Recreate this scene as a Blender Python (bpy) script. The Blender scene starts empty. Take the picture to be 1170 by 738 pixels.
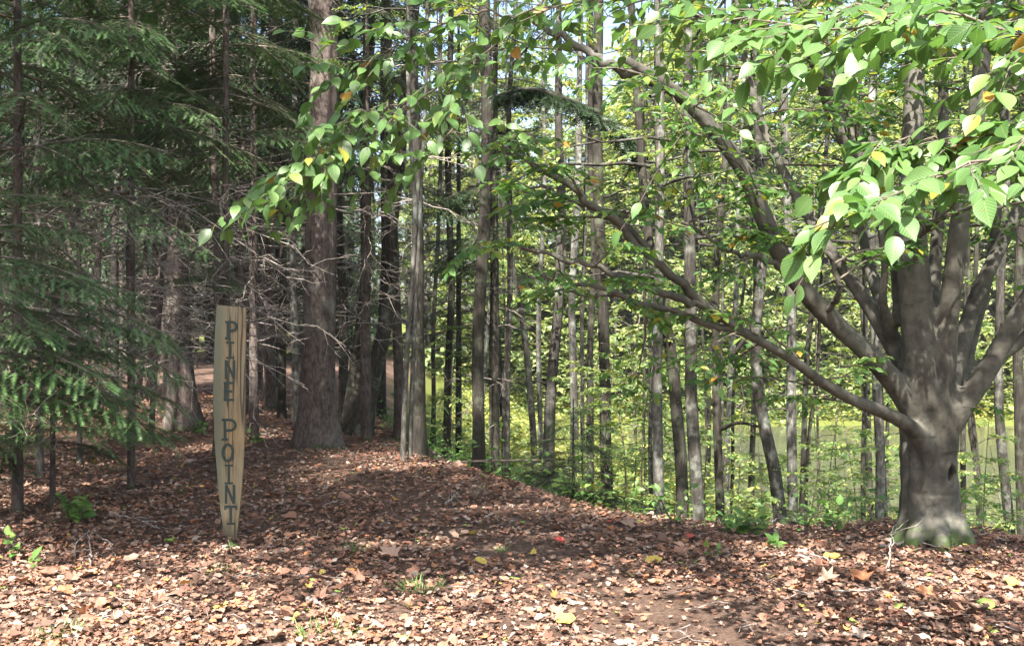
import bpy, math
import numpy as np
from mathutils import Vector

# ------------------------------------------------------------------ camera, sky, sun, exposure
S = bpy.context.scene
C = S.collection
F, CX, CY, EYE = 1150.0, 585.0, 369.0, 1.6          # focal length and centre in photo pixels
cam = bpy.data.objects.new('camera', bpy.data.cameras.new('camera'))
C.objects.link(cam)
cam.data.lens = 36 * F / 1170
cam.data.clip_end = 2000
cam.location = (0, 0, EYE)
cam.rotation_euler = (math.radians(90), 0, 0)
S.camera = cam

SUN_EL, SUN_AZ = math.radians(53), math.atan2(-0.25, -0.97)
TO_SUN = np.array([math.sin(SUN_AZ) * math.cos(SUN_EL), math.cos(SUN_AZ) * math.cos(SUN_EL), math.sin(SUN_EL)])
W = bpy.data.worlds.new('World'); S.world = W; W.use_nodes = True
nt = W.node_tree
sky = nt.nodes.new('ShaderNodeTexSky'); sky.sky_type = 'NISHITA'; sky.sun_disc = False
sky.sun_elevation = SUN_EL; sky.sun_rotation = SUN_AZ % (2 * math.pi)
sky.air_density = 1.0; sky.dust_density = 3.0; sky.ozone_density = 1.0
nt.nodes['Background'].inputs['Strength'].default_value = 0.095
nt.links.new(sky.outputs[0], nt.nodes['Background'].inputs['Color'])
sl = bpy.data.lights.new('sun', 'SUN'); sl.energy = 5.0; sl.angle = math.radians(0.55); sl.color = (1, 0.95, 0.87)
so = bpy.data.objects.new('sun', sl); C.objects.link(so)
so.rotation_euler = Vector(TO_SUN).to_track_quat('Z', 'Y').to_euler(); so.location = (0, 0, 40)
S.view_settings.view_transform = 'Standard'; S.view_settings.look = 'None'
S.view_settings.exposure = 2.38; S.view_settings.gamma = 1
S.view_settings.use_curve_mapping = False
S.cycles.max_bounces = 7; S.cycles.diffuse_bounces = 4; S.cycles.transmission_bounces = 5
S.cycles.glossy_bounces = 2; S.cycles.caustics_reflective = False; S.cycles.caustics_refractive = False
S.cycles.sample_clamp_indirect = 6
S.cycles.volume_bounces = 0
HAZE = .0004

# ------------------------------------------------------------------ helpers
R = np.random.default_rng(11)
def at(px, py, Y): return np.array([(px - CX) * Y / F, Y, EYE - (py - CY) * Y / F])
def unit(v):
    v = np.asarray(v, float); n = np.linalg.norm(v, axis=-1, keepdims=True); return v / np.maximum(n, 1e-9)
def vnoise(x, y, seed=0):
    """smooth value noise of two coordinate arrays, -1..1"""
    x = np.asarray(x, float); y = np.asarray(y, float)
    xi = np.floor(x).astype(np.int64); yi = np.floor(y).astype(np.int64); fx = x - xi; fy = y - yi
    def h(a, b):
        n = (a * 374761393 + b * 668265263 + seed * 974634797) & 0x7fffffff
        n = ((n ^ (n >> 13)) * 1274126177) & 0x7fffffff
        return ((n ^ (n >> 16)) & 0xffff) / 32767.5 - 1
    u = fx * fx * (3 - 2 * fx); v = fy * fy * (3 - 2 * fy)
    return (h(xi, yi) * (1 - u) + h(xi + 1, yi) * u) * (1 - v) + (h(xi, yi + 1) * (1 - u) + h(xi + 1, yi + 1) * u) * v

class MB:
    def __init__(s): s.V = []; s.B = []; s.n = 0
    def add(s, V, Fc, mat=0, rnd=None, uv=None, smooth=False):
        V = np.asarray(V, np.float32); Fc = np.asarray(Fc, np.int64)
        if len(Fc) == 0: return
        if rnd is None: rnd = np.zeros(len(Fc))
        if uv is None: uv = np.zeros((len(V), 2))
        s.V.append((V, np.asarray(uv, np.float32)))
        s.B.append((Fc + s.n, mat, np.broadcast_to(np.asarray(rnd, np.float32), (len(Fc),)), smooth)); s.n += len(V)
    def mesh(s, name, mats):
        me = bpy.data.meshes.new(name)
        V = np.concatenate([v for v, _ in s.V]); U = np.concatenate([u for _, u in s.V])
        me.vertices.add(len(V)); me.vertices.foreach_set('co', V.ravel())
        L = np.concatenate([b[0].ravel() for b in s.B])
        cnt = np.concatenate([np.full(len(b[0]), b[0].shape[1]) for b in s.B])
        me.loops.add(len(L)); me.loops.foreach_set('vertex_index', L.astype(np.int32))
        me.polygons.add(len(cnt))
        me.polygons.foreach_set('loop_start', np.concatenate([[0], np.cumsum(cnt)[:-1]]).astype(np.int32))
        me.polygons.foreach_set('material_index', np.concatenate([np.full(len(b[0]), b[1]) for b in s.B]).astype(np.int32))
        me.polygons.foreach_set('use_smooth', np.concatenate([np.full(len(b[0]), b[3]) for b in s.B]))
        a = me.attributes.new('rnd', 'FLOAT', 'FACE'); a.data.foreach_set('value', np.concatenate([b[2] for b in s.B]).astype(np.float32))
        uv = me.uv_layers.new(name='UVMap'); uv.data.foreach_set('uv', U[L].ravel())
        for m in mats: me.materials.append(m)
        me.update(calc_edges=True)
        return me
    def build(s, name, mats, parent=None, loc=None):
        o = bpy.data.objects.new(name, s.mesh(name, mats)); C.objects.link(o)
        if parent is not None: o.parent = parent
        if loc is not None: o.location = loc
        return o

def tag(o, label=None, cat=None, group=None, kind=None):
    if label: o['label'] = label
    if cat: o['category'] = cat
    if group: o['group'] = group
    if kind: o['kind'] = kind
    return o
def thing(name, label, cat, loc=(0, 0, 0), rz=0, group=None):
    o = bpy.data.objects.new(name, None); C.objects.link(o); o.empty_display_size = .2
    o.location = [float(a) for a in loc]; o.rotation_euler = (0, 0, rz)
    return tag(o, label, cat, group)
def linked(name, me, parent=None, loc=(0, 0, 0), rz=0, sc=1.0):
    o = bpy.data.objects.new(name, me); C.objects.link(o); o.parent = parent
    o.location = [float(a) for a in loc]; o.rotation_euler = (0, 0, rz)
    o.scale = (sc, sc, sc) if np.isscalar(sc) else sc
    return o

def resample(P, n):
    P = np.asarray(P, float); d = np.concatenate([[0], np.cumsum(np.linalg.norm(np.diff(P, axis=0), axis=1))])
    # smooth through points (Catmull-Rom like via cubic hermite)
    t = np.linspace(0, d[-1], n); m = np.gradient(P, d, axis=0) if len(P) > 2 else np.repeat((P[1:] - P[:1]) / d[-1], 2, 0)
    i = np.clip(np.searchsorted(d, t, side='right') - 1, 0, len(P) - 2)
    h = (d[i + 1] - d[i])[:, None]; u = ((t - d[i])[:, None]) / h
    return ((2*u**3-3*u**2+1)*P[i] + (u**3-2*u**2+u)*h*m[i] + (-2*u**3+3*u**2)*P[i+1] + (u**3-u**2)*h*m[i+1]), t / d[-1]
def tube(mb, P, rad, sides=8, mat=0, rnd=0.0, lump=0.0, cap=True, smooth=True, flute=None):
    P = np.asarray(P, float); n = len(P); rad = np.broadcast_to(np.asarray(rad, float), (n,))
    T = unit(np.gradient(P, axis=0)); a = np.array([1, 0, 0]) if abs(T[0][0]) < .8 else np.array([0, 1, 0])
    N = unit(np.cross(T, a)); B = np.cross(T, N)      # stable enough for our mild curves
    th = np.linspace(0, 2 * np.pi, sides, endpoint=False)
    rr = np.repeat(rad[:, None], sides, 1)
    if lump: rr = rr * (1 + lump * vnoise(np.cumsum(np.full(n, .37))[:, None] + R.random() * 90 + 0 * th, 1.2 * np.cos(th)[None] + R.random() * 90 + .3*np.sin(th)[None], 5))
    if flute is not None: rr = rr * flute(np.linspace(0, 1, n)[:, None], th[None])
    V = P[:, None] + rr[:, :, None] * (np.cos(th)[None, :, None] * N[:, None] + np.sin(th)[None, :, None] * B[:, None])
    i = np.arange(n - 1)[:, None] * sides; j = np.arange(sides)[None]; k = (j + 1) % sides
    q = np.stack([i + j, i + k, i + sides + k, i + sides + j], -1).reshape(-1, 4)
    V = V.reshape(-1, 3); base = mb.n
    mb.add(V, q, mat, rnd, None, smooth)
    if cap:
        c = np.arange(sides)
        if sides >= 3:
            mb.add(V[-sides:], c[None], mat, rnd, None, False); mb.add(V[:sides], c[::-1][None], mat, rnd, None, False)
def place(mb, tpl, P, D, N, Sz, mat=0, rnd=None, rndmul=True, smooth=False):
    """put copies of a template (verts, faces, uv) at points P, along D, facing N, with sizes Sz"""
    tv, tf, tu = tpl; P = np.asarray(P, float); k = len(P)
    if k == 0: return
    D = unit(D); B = unit(np.cross(N, D)); N2 = np.cross(D, B); Sz = np.broadcast_to(np.asarray(Sz, float), (k,))
    V = P[:, None] + Sz[:, None, None] * (tv[None, :, :1] * D[:, None] + tv[None, :, 1:2] * B[:, None] + tv[None, :, 2:3] * N2[:, None])
    Fc = (np.arange(k)[:, None, None] * len(tv) + tf[None]).reshape(-1, tf.shape[1])
    if rnd is None: rnd = R.random(k)
    mb.add(V.reshape(-1, 3), Fc, mat, np.repeat(rnd, len(tf)), np.tile(tu, (k, 1)), smooth)

# ------------------------------------------------------------------ materials
def mat_new(name):
    m = bpy.data.materials.new(name); m.use_nodes = True
    return m, m.node_tree, m.node_tree.nodes['Principled BSDF'], m.node_tree.nodes['Material Output']
def ramp(nt, stops, interp='LINEAR'):
    r = nt.nodes.new('ShaderNodeValToRGB'); cr = r.color_ramp; cr.interpolation = interp
    while len(cr.elements) > 1: cr.elements.remove(cr.elements[-1])
    cr.elements[0].position = stops[0][0]; cr.elements[0].color = (*stops[0][1], 1)
    for p, c in stops[1:]:
        e = cr.elements.new(p); e.color = (*c, 1)
    return r
def noise(nt, scale, detail=4, rough=.6, vec=None, dist=0):
    n = nt.nodes.new('ShaderNodeTexNoise'); n.inputs['Scale'].default_value = scale; n.inputs['Detail'].default_value = detail
    n.inputs['Roughness'].default_value = rough; n.inputs['Distortion'].default_value = dist
    if vec is not None: nt.links.new(vec, n.inputs['Vector'])
    return n
def mixc(nt, fac, a, b, blend='MIX'):
    m = nt.nodes.new('ShaderNodeMix'); m.data_type = 'RGBA'; m.blend_type = blend
    for s, v in ((0, fac), (6, a), (7, b)):
        if hasattr(v, 'is_output'): nt.links.new(v, m.inputs[s])
        elif s == 0: m.inputs[s].default_value = v
        else: m.inputs[s].default_value = (*v, 1)
    return m.outputs[2]
def bump(nt, h, strength, dist):
    b = nt.nodes.new('ShaderNodeBump'); b.inputs['Strength'].default_value = strength; b.inputs['Distance'].default_value = dist
    nt.links.new(h, b.inputs['Height']); return b.outputs[0]
def objcoord(nt, scale=(1, 1, 1)):
    tc = nt.nodes.new('ShaderNodeTexCoord'); mp = nt.nodes.new('ShaderNodeMapping'); mp.inputs['Scale'].default_value = scale
    nt.links.new(tc.outputs['Object'], mp.inputs['Vector']); return mp.outputs[0]
def leaf_mat(name, stops, trans=.42, tint=(1.12, 1.28, .7), rough=.45, spec=.35, veins=False, interp='LINEAR'):
    m, nt, p, out = mat_new(name)
    a = nt.nodes.new('ShaderNodeAttribute'); a.attribute_name = 'rnd'
    r = ramp(nt, stops, interp); nt.links.new(a.outputs['Fac'], r.inputs[0]); col = r.outputs[0]
    if veins:
        uv = nt.nodes.new('ShaderNodeUVMap'); sx = nt.nodes.new('ShaderNodeSeparateXYZ'); nt.links.new(uv.outputs[0], sx.inputs[0])
        ab = nt.nodes.new('ShaderNodeMath'); ab.operation = 'ABSOLUTE'; nt.links.new(sx.outputs[1], ab.inputs[0])
        mu = nt.nodes.new('ShaderNodeMath'); mu.operation = 'MULTIPLY_ADD'; nt.links.new(ab.outputs[0], mu.inputs[0]); mu.inputs[1].default_value = -1.1
        nt.links.new(sx.outputs[0], mu.inputs[2])
        fr = nt.nodes.new('ShaderNodeMath'); fr.operation = 'PINGPONG'; nt.links.new(mu.outputs[0], fr.inputs[0]); fr.inputs[1].default_value = .055
        ve = nt.nodes.new('ShaderNodeMath'); ve.operation = 'LESS_THAN'; nt.links.new(fr.outputs[0], ve.inputs[0]); ve.inputs[1].default_value = .012
        mi = nt.nodes.new('ShaderNodeMath'); mi.operation = 'LESS_THAN'; nt.links.new(ab.outputs[0], mi.inputs[0]); mi.inputs[1].default_value = .016
        mx = nt.nodes.new('ShaderNodeMath'); mx.operation = 'MAXIMUM'; nt.links.new(ve.outputs[0], mx.inputs[0]); nt.links.new(mi.outputs[0], mx.inputs[1])
        hf = nt.nodes.new('ShaderNodeMath'); hf.operation = 'MULTIPLY'; nt.links.new(mx.outputs[0], hf.inputs[0]); hf.inputs[1].default_value = .4
        col = mixc(nt, hf.outputs[0], col, (.22, .30, .12))
        sp = noise(nt, 60, 3, .6, objcoord(nt)); spr = ramp(nt, [(.66, (0, 0, 0)), (.71, (.8,) * 3)]); nt.links.new(sp.outputs['Fac'], spr.inputs[0]); col = mixc(nt, spr.outputs[0], col, (.16, .09, .03))
        pt = noise(nt, 9, 2, .5, objcoord(nt)); ptr = ramp(nt, [(.35, (.75, .8, .7)), (.65, (1.15, 1.1, 1.1))]); nt.links.new(pt.outputs['Fac'], ptr.inputs[0]); col = mixc(nt, 1, col, ptr.outputs[0], 'MULTIPLY')
        bn = bump(nt, fr.outputs[0], .35, .01); nt.links.new(bn, p.inputs['Normal'])
    nt.links.new(col, p.inputs['Base Color']); p.inputs['Roughness'].default_value = rough
    p.inputs['Specular IOR Level'].default_value = spec
    if trans:
        t = nt.nodes.new('ShaderNodeBsdfTranslucent'); nt.links.new(mixc(nt, 1, col, tint, 'MULTIPLY'), t.inputs[0])
        ms = nt.nodes.new('ShaderNodeMixShader'); ms.inputs[0].default_value = trans
        nt.links.new(p.outputs[0], ms.inputs[1]); nt.links.new(t.outputs[0], ms.inputs[2]); nt.links.new(ms.outputs[0], out.inputs[0])
    return m
def bark_mat(name, dark, mid, light, scale=1.0, stretch=.18, patch=None, patch_amt=.5, bstr=.8, moss=0, moss_h=.35, ring=False):
    m, nt, p, out = mat_new(name)
    v = objcoord(nt, (1, 1, stretch)); n1 = noise(nt, 38 * scale, 6, .65, v, .4); n2 = noise(nt, 7 * scale, 4, .6, objcoord(nt, (1, 1, .5)))
    r = ramp(nt, [(.3, dark), (.5, mid), (.72, light)]); nt.links.new(n1.outputs['Fac'], r.inputs[0]); col = r.outputs[0]
    vr = ramp(nt, [(.35, (.62, .6, .58)), (.65, (1.2, 1.2, 1.2))]); nt.links.new(n2.outputs['Fac'], vr.inputs[0])
    col = mixc(nt, 1, col, vr.outputs[0], 'MULTIPLY')
    if patch:
        n3 = noise(nt, 3.1 * scale, 6, .68, objcoord(nt)); pr = ramp(nt, [(.52, (0, 0, 0)), (.66, (patch_amt,) * 3)])
        nt.links.new(n3.outputs['Fac'], pr.inputs[0]); col = mixc(nt, pr.outputs[0], col, patch)
    if ring:
        n4 = noise(nt, 9, 5, .7, objcoord(nt, (.35, .35, 3.2))); rr = ramp(nt, [(.56, (0, 0, 0)), (.68, (.55,) * 3)])
        nt.links.new(n4.outputs['Fac'], rr.inputs[0]); col = mixc(nt, rr.outputs[0], col, dark)
    if moss:
        tc = nt.nodes.new('ShaderNodeTexCoord'); sx = nt.nodes.new('ShaderNodeSeparateXYZ'); nt.links.new(tc.outputs['Object'], sx.inputs[0])
        n5 = noise(nt, 9, 5, .7, objcoord(nt)); ma = nt.nodes.new('ShaderNodeMath'); ma.operation = 'MULTIPLY_ADD'
        nt.links.new(n5.outputs['Fac'], ma.inputs[0]); ma.inputs[1].default_value = -moss_h * 2; nt.links.new(sx.outputs[2], ma.inputs[2])
        mr = nt.nodes.new('ShaderNodeMapRange'); nt.links.new(ma.outputs[0], mr.inputs[0])
        mr.inputs[1].default_value = -moss_h * .9; mr.inputs[2].default_value = -moss_h * .55; mr.inputs[3].default_value = moss; mr.inputs[4].default_value = 0
        col = mixc(nt, mr.outputs[0], col, (.035, .055, .015))
    nt.links.new(col, p.inputs['Base Color']); p.inputs['Roughness'].default_value = .85; p.inputs['Specular IOR Level'].default_value = .2
    nt.links.new(bump(nt, n1.outputs['Fac'], bstr, .02), p.inputs['Normal'])
    return m

M = {}
M['spruce_bark'] = bark_mat('spruce_bark', (.036, .028, .025), (.085, .065, .057), (.155, .125, .11), 1.0, .3, (.20, .20, .17), .45, 1.0, .8, .16)
M['dark_bark'] = bark_mat('dark_bark', (.015, .013, .010), (.030, .026, .021), (.06, .053, .043), 1.1, .15, (.13, .15, .10), .45, .9)
M['grey_bark'] = bark_mat('grey_bark', (.018, .015, .013), (.038, .034, .029), (.08, .072, .062), 1.0, .2, (.26, .27, .23), .5, .7)
M['pale_bark'] = bark_mat('pale_bark', (.036, .032, .028), (.082, .077, .067), (.17, .162, .145), 1.0, .3, (.36, .38, .34), .6, .5)
M['beech_bark'] = bark_mat('beech_bark', (.042, .040, .033), (.084, .079, .065), (.128, .12, .10), .35, .8, (.135, .137, .110), .5, .3, .95, .34, True)
M['twig'] = bark_mat('twig_bark', (.05, .04, .032), (.12, .10, .08), (.2, .17, .14), 1, .3, None, 0, .4)
M['dead'] = bark_mat('dead_twig_bark', (.09, .075, .065), (.21, .18, .16), (.36, .32, .29), 1, .3, None, 0, .4)

G = [(0, (.048, .11, .03)), (.45, (.085, .175, .043)), (.8, (.125, .225, .055)), (.93, (.19, .25, .045)), (.975, (.28, .25, .03)), (1, (.35, .16, .03))]
GY = [(0, (.08, .15, .05)), (.4, (.15, .235, .075)), (.75, (.235, .30, .09)), (1, (.36, .35, .10))]
GN = [(0, (.052, .115, .034)), (.5, (.085, .175, .05)), (.9, (.12, .21, .065)), (.95, (.17, .22, .04)), (.985, (.30, .27, .04)), (.995, (.36, .17, .03)), (1, (.36, .13, .03))]
M['beech_leaf'] = leaf_mat('beech_leaf', G, .45)
M['near_leaf'] = leaf_mat('near_leaf', GN, .42, veins=True, rough=.4, spec=.45)
M['wood_leaf'] = leaf_mat('wood_leaf', GY, .5, (1.2, 1.2, .5))
M['far_leaf'] = leaf_mat('far_leaf', [(0, (.13, .19, .08)), (.5, (.21, .275, .11)), (.8, (.31, .35, .14)), (1, (.42, .39, .16))], .5, (1.2, 1.2, .55))
M['meadow_leaf'] = leaf_mat('meadow_leaf', [(0, (.12, .18, .05)), (.5, (.23, .27, .08)), (.8, (.36, .345, .09)), (1, (.46, .40, .10))], .4, (1.15, 1.1, .45))
M['herb_leaf'] = leaf_mat('herb_leaf', [(0, (.06, .13, .03)), (.6, (.11, .21, .05)), (1, (.2, .27, .07))], .4)
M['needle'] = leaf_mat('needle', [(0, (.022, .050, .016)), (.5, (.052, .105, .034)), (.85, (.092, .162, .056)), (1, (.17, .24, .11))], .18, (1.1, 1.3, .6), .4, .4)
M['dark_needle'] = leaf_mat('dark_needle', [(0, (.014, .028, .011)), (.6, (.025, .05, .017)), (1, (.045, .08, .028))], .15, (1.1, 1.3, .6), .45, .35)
M['grass'] = leaf_mat('grass_blade', [(0, (.06, .12, .025)), (.6, (.11, .18, .045)), (1, (.28, .26, .12))], .3)
M['litter'] = leaf_mat('litter_leaf', [(0, (0.113, 0.068, 0.051)), (.14, (0.152, 0.083, 0.059)), (.30, (0.191, 0.099, 0.067)), (.45, (0.227, 0.117, 0.077)),
    (.60, (0.251, 0.150, 0.105)), (.72, (0.276, 0.187, 0.140)), (.83, (0.302, 0.229, 0.181)), (.90, (0.338, 0.274, 0.228)), (.925, (0.287, 0.127, 0.063)), (.955, (0.396, 0.302, 0.075)),
    (.972, (0.172, 0.241, 0.057)), (.985, (0.460, 0.241, 0.069)), (.994, (0.391, 0.069, 0.052))], .12, (1, .8, .5), .7, .2, interp='CONSTANT')

def ground_mat():
    m, nt, p, out = mat_new('forest_soil')
    geo = nt.nodes.new('ShaderNodeNewGeometry'); pos = geo.outputs['Position']
    n1 = noise(nt, 34, 9, .82, pos); n2 = noise(nt, 2.2, 5, .6, pos); n3 = noise(nt, 90, 4, .7, pos)
    r = ramp(nt, [(.30, (.052, .036, .029)), (.43, (.105, .068, .051)), (.52, (.16, .104, .078)), (.60, (.225, .16, .124)), (.72, (.34, .27, .225))])
    nt.links.new(n1.outputs['Fac'], r.inputs[0])
    r2 = ramp(nt, [(.3, (.7, .65, .62)), (.7, (1.15, 1.15, 1.15))]); nt.links.new(n2.outputs['Fac'], r2.inputs[0])
    col = mixc(nt, 1, r.outputs[0], r2.outputs[0], 'MULTIPLY')
    at_ = nt.nodes.new('ShaderNodeAttribute'); at_.attribute_name = 'rnd'
    r3 = ramp(nt, [(.35, (.05, .075, .02)), (.5, (.11, .13, .03)), (.65, (.2, .19, .05))]); nt.links.new(n1.outputs['Fac'], r3.inputs[0])
    col = mixc(nt, at_.outputs['Fac'], col, r3.outputs[0])
    nt.links.new(col, p.inputs['Base Color']); p.inputs['Roughness'].default_value = .95; p.inputs['Specular IOR Level'].default_value = .1
    ad = nt.nodes.new('ShaderNodeMath'); ad.operation = 'ADD'; nt.links.new(n1.outputs['Fac'], ad.inputs[0]); nt.links.new(n3.outputs['Fac'], ad.inputs[1])
    nt.links.new(bump(nt, ad.outputs[0], 1, .03), p.inputs['Normal'])
    return m
M['ground'] = ground_mat()

# ------------------------------------------------------------------ terrain
EDGE = np.array([(6.5, -40), (4.9, -4), (4.1, 3), (3.62, 6.0), (3.62, 7.0), (3.5, 7.7), (3.0, 8.05), (2.3, 7.95), (1.5, 7.95), (.83, 8.15), (.27, 8.65), (-.4, 10.0),
                 (-1.18, 11.6), (-2.05, 13.4), (-2.6, 16), (-3.6, 20), (-5.0, 30), (-6, 50), (-12, 120), (-20, 600)], float)
def edge_dist(x, y):
    x = np.asarray(x, float); y = np.asarray(y, float); best = np.full(x.shape, 1e9); sgn = np.ones(x.shape)
    for a, b in zip(EDGE[:-1], EDGE[1:]):
        d = b - a; L = d @ d; t = np.clip(((x - a[0]) * d[0] + (y - a[1]) * d[1]) / L, 0, 1)
        ex = x - a[0] - t * d[0]; ey = y - a[1] - t * d[1]; q = np.hypot(ex, ey); c = d[0] * ey - d[1] * ex
        m = q < best - 1e-9; best = np.where(m, q, best); sgn = np.where(m, np.where(c < 0, 1, -1), sgn)
    return best * sgn                                    # positive beyond the plateau edge
def sstep(a, b, x): t = np.clip((x - a) / (b - a), 0, 1); return t * t * (3 - 2 * t)
WATER_Z = -3.25
def pond(x, y):
    a = sstep(21, 25, y + .25 * (x - 8) * 0) * sstep(49, 45, y) * sstep(4.6 + 0 * y, 7.2, x + 1.2 * np.sin(y * .21) - .05 * (y - 30))
    b = sstep(39, 41, y) * sstep(48, 45, y) * sstep(-1, 3, x)
    return np.maximum(a, b)
def zg(x, y):
    x = np.asarray(x, float); y = np.asarray(y, float); d = edge_dist(x, y)
    dd = np.maximum(d, 0); s = .47 * (np.sqrt(dd * dd + .8) - .894)
    s = 3.05 * (1 - np.exp(-s / 2.1 - (s / 3.4) ** 2))
    z = -s + .035 * vnoise(x * .9, y * .9, 1) + .05 * vnoise(x * .35, y * .35, 2) + .012 * vnoise(x * 3, y * 3, 3)
    z = z + .10 * vnoise(x * .15, y * .15, 7) * sstep(9, 20, y)
    z = z - 1.1 * pond(x, y) * sstep(3, 8, d)
    hill = np.clip((np.hypot(x * .6, y) - 52) * .10, 0, 11) * sstep(0, 30, d + 10)
    return z + hill * (d > -5)
def axis_pts(lo, hi, fine_lo, fine_hi, step, grow=1.22):
    a = list(np.arange(fine_lo, fine_hi, step)); s = step; v = a[-1]
    while v < hi: s *= grow; v += s; a.append(v)
    s = step; v = a[0]; pre = []
    while v > lo: s *= grow; v -= s; pre.append(v)
    return np.array(pre[::-1] + a)
gx = axis_pts(-700, 700, -7, 7, .12); gy = axis_pts(-60, 900, 2, 20, .12)
GX, GY_ = np.meshgrid(gx, gy); gz = zg(GX, GY_)
mb = MB(); nx, ny = len(gx), len(gy)
i = np.arange(ny - 1)[:, None] * nx + np.arange(nx - 1)[None]
wild = np.maximum(sstep(.7, 2.2, edge_dist(GX, GY_) + .3 * vnoise(GX * 2, GY_ * 2, 8)), sstep(40, 55, GY_))[:-1, :-1].ravel()
mb.add(np.stack([GX, GY_, gz], -1).reshape(-1, 3), np.stack([i, i + 1, i + nx + 1, i + nx], -1).reshape(-1, 4), 0, wild, None, True)
tag(mb.build('ground', [M['ground']]), kind='structure')
# pond
m, nt, p, out = mat_new('pond_water')
p.inputs['Base Color'].default_value = (.07, .075, .045, 1); p.inputs['Roughness'].default_value = .03; p.inputs['IOR'].default_value = 1.33
wn = noise(nt, 2.4, 3, .5, objcoord(nt, (1, 2.5, 1))); nt.links.new(bump(nt, wn.outputs['Fac'], 0.16, .05), p.inputs['Normal'])
mb = MB(); mb.add([(-6, 19, WATER_Z), (90, 19, WATER_Z), (90, 62, WATER_Z), (-6, 62, WATER_Z)], [[0, 1, 2, 3]])
tag(mb.build('pond_water', [m]), kind='structure')

# sunlit forest air
m, nt, p, out = mat_new('haze'); nt.nodes.remove(p); pv = nt.nodes.new('ShaderNodeVolumePrincipled'); pv.inputs['Color'].default_value = (.93, .97, .95, 1)
pv.inputs['Density'].default_value = HAZE; pv.inputs['Anisotropy'].default_value = .25; nt.links.new(pv.outputs[0], out.inputs['Volume'])
mb = MB(); hx, hy0, hy1, hz0, hz1 = 720, -80, 1300, -9, 46
mb.add([(x, y, z) for z in (hz0, hz1) for x, y in ((-hx, hy0), (hx, hy0), (hx, hy1), (-hx, hy1))], [(3, 2, 1, 0), (4, 5, 6, 7), (0, 1, 5, 4), (1, 2, 6, 5), (2, 3, 7, 6), (3, 0, 4, 7)])
tag(mb.build('haze', [m]), 'thin bright haze between the trees', 'haze', None, 'stuff')

# ------------------------------------------------------------------ leaf templates
def tpl(v, f, uv=None):
    v = np.array(v, float); f = np.array(f, np.int64); return v, f, (v[:, :2].copy() if uv is None else np.array(uv))
LO = tpl([(0, 0, 0), (.45, .30, .05), (1, 0, -.1), (.45, -.30, .05)], [(0, 2, 1), (0, 3, 2)])
MID = tpl([(0, 0, 0), (.22, .2, .035), (.58, .25, .02), (1, 0, -.14), (.58, -.25, .02), (.22, -.2, .035), (.5, 0, -.03)],
          [(0, 6, 1), (1, 6, 2), (2, 6, 3), (3, 6, 4), (4, 6, 5), (5, 6, 0)])
def hi_leaf(w, droop, curl):
    xs = np.array([0, .10, .22, .36, .5, .64, .77, .88, 1.0]); prof = np.array([.02, .45, .8, .98, 1, .88, .62, .33, .0]) * w
    z = -droop * xs ** 2; V = []
    for k, x in enumerate(xs): V.append((x, 0, z[k]))
    for s in (1, -1):
        for k in range(1, 8):
            V.append((xs[k] - .035, s * prof[k], z[k] + curl * prof[k]))
    Fc = []
    for s, o in ((1, 9), (-1, 16)):
        idx = [0] + [o + k for k in range(7)] + [8]
        for k in range(8):
            for tri in ((k, k + 1, idx[k + 1]), (k, idx[k + 1], idx[k])):
                if len(set(tri)) == 3: Fc.append(tri if s > 0 else tri[::-1])
    return tpl(V, Fc)
HI = [hi_leaf(.30, .18, .25), hi_leaf(.34, .05, .35), hi_leaf(.27, .35, .12)]
def litter_tpl(kind, curl, seed):
    r = np.random.default_rng(seed)
    if kind == 'lobed':
        th = np.linspace(0, 2 * np.pi, 15, endpoint=False); rad = np.array([.62, .34, .55, .3, .5, .28, .36, .2, .36, .28, .5, .3, .55, .34, .58][:15]) * r.uniform(.85, 1.1, 15)
    elif kind == 'round':
        th = np.linspace(0, 2 * np.pi, 10, endpoint=False); rad = .42 * r.uniform(.85, 1.12, 10); rad[0] = .6
    else:
        th = np.linspace(0, 2 * np.pi, 10, endpoint=False); rad = np.array([.6, .42, .3, .26, .36, .52, .36, .26, .3, .42]) * r.uniform(.9, 1.1, 10)
    x = rad * np.cos(th); y = rad * np.sin(th)
    z = curl * (np.abs(y) * .8 + .5 * x * x) + r.uniform(-.07, .09, len(th))
    n = len(th); V = [(0, 0, -.02)] + list(zip(x, y, z)); return tpl(V, [(0, k + 1, (k + 1) % n + 1) for k in range(n)])
LITTER = [litter_tpl(k, c, 50 + q) for q, (k, c) in enumerate([('lobed', .9), ('lobed', .3), ('round', .55), ('long', .9), ('long', -.6), ('lobed', .15), ('round', -.3), ('lobed', -.7), ('long', .2), ('lobed', .6), ('round', 1.0)])]

# ------------------------------------------------------------------ plant generators
def leaves_along(P, n, spread=.6, droop=.25, jit=.35, start=.15):
    """leaf roots along a twig P: alternate sides, nearly flat plane; returns points, directions, normals"""
    Q, t = resample(P, 24); T = unit(np.gradient(Q, axis=0))
    tt = np.linspace(start, 1, n) + R.normal(0, .02, n); k = np.clip((tt * 23).astype(int), 0, 23)
    up = np.array([0, 0, 1.0]); side = unit(np.cross(T[k], up) + 1e-6) * np.where(np.arange(n) % 2, 1, -1)[:, None]
    D = unit(T[k] * spread + side * (1.1 - spread * .3) + R.normal(0, jit * .5, (n, 3)) - up * droop)
    D[-1] = unit(T[-1] - up * droop)
    N = unit(np.tile(up, (n, 1)) + R.normal(0, jit, (n, 3)))
    return Q[k], D, N
def twig_path(p, d, L, droop=.1, wob=.06, n=5):
    t = np.linspace(0, 1, n)[:, None]; d = unit(d)
    Q = p + d * L * t - np.array([0, 0, 1.0]) * droop * L * t ** 2; Q[1:] += R.normal(0, wob * L, (n - 1, 3)) * t[1:] * .5
    return Q
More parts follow.
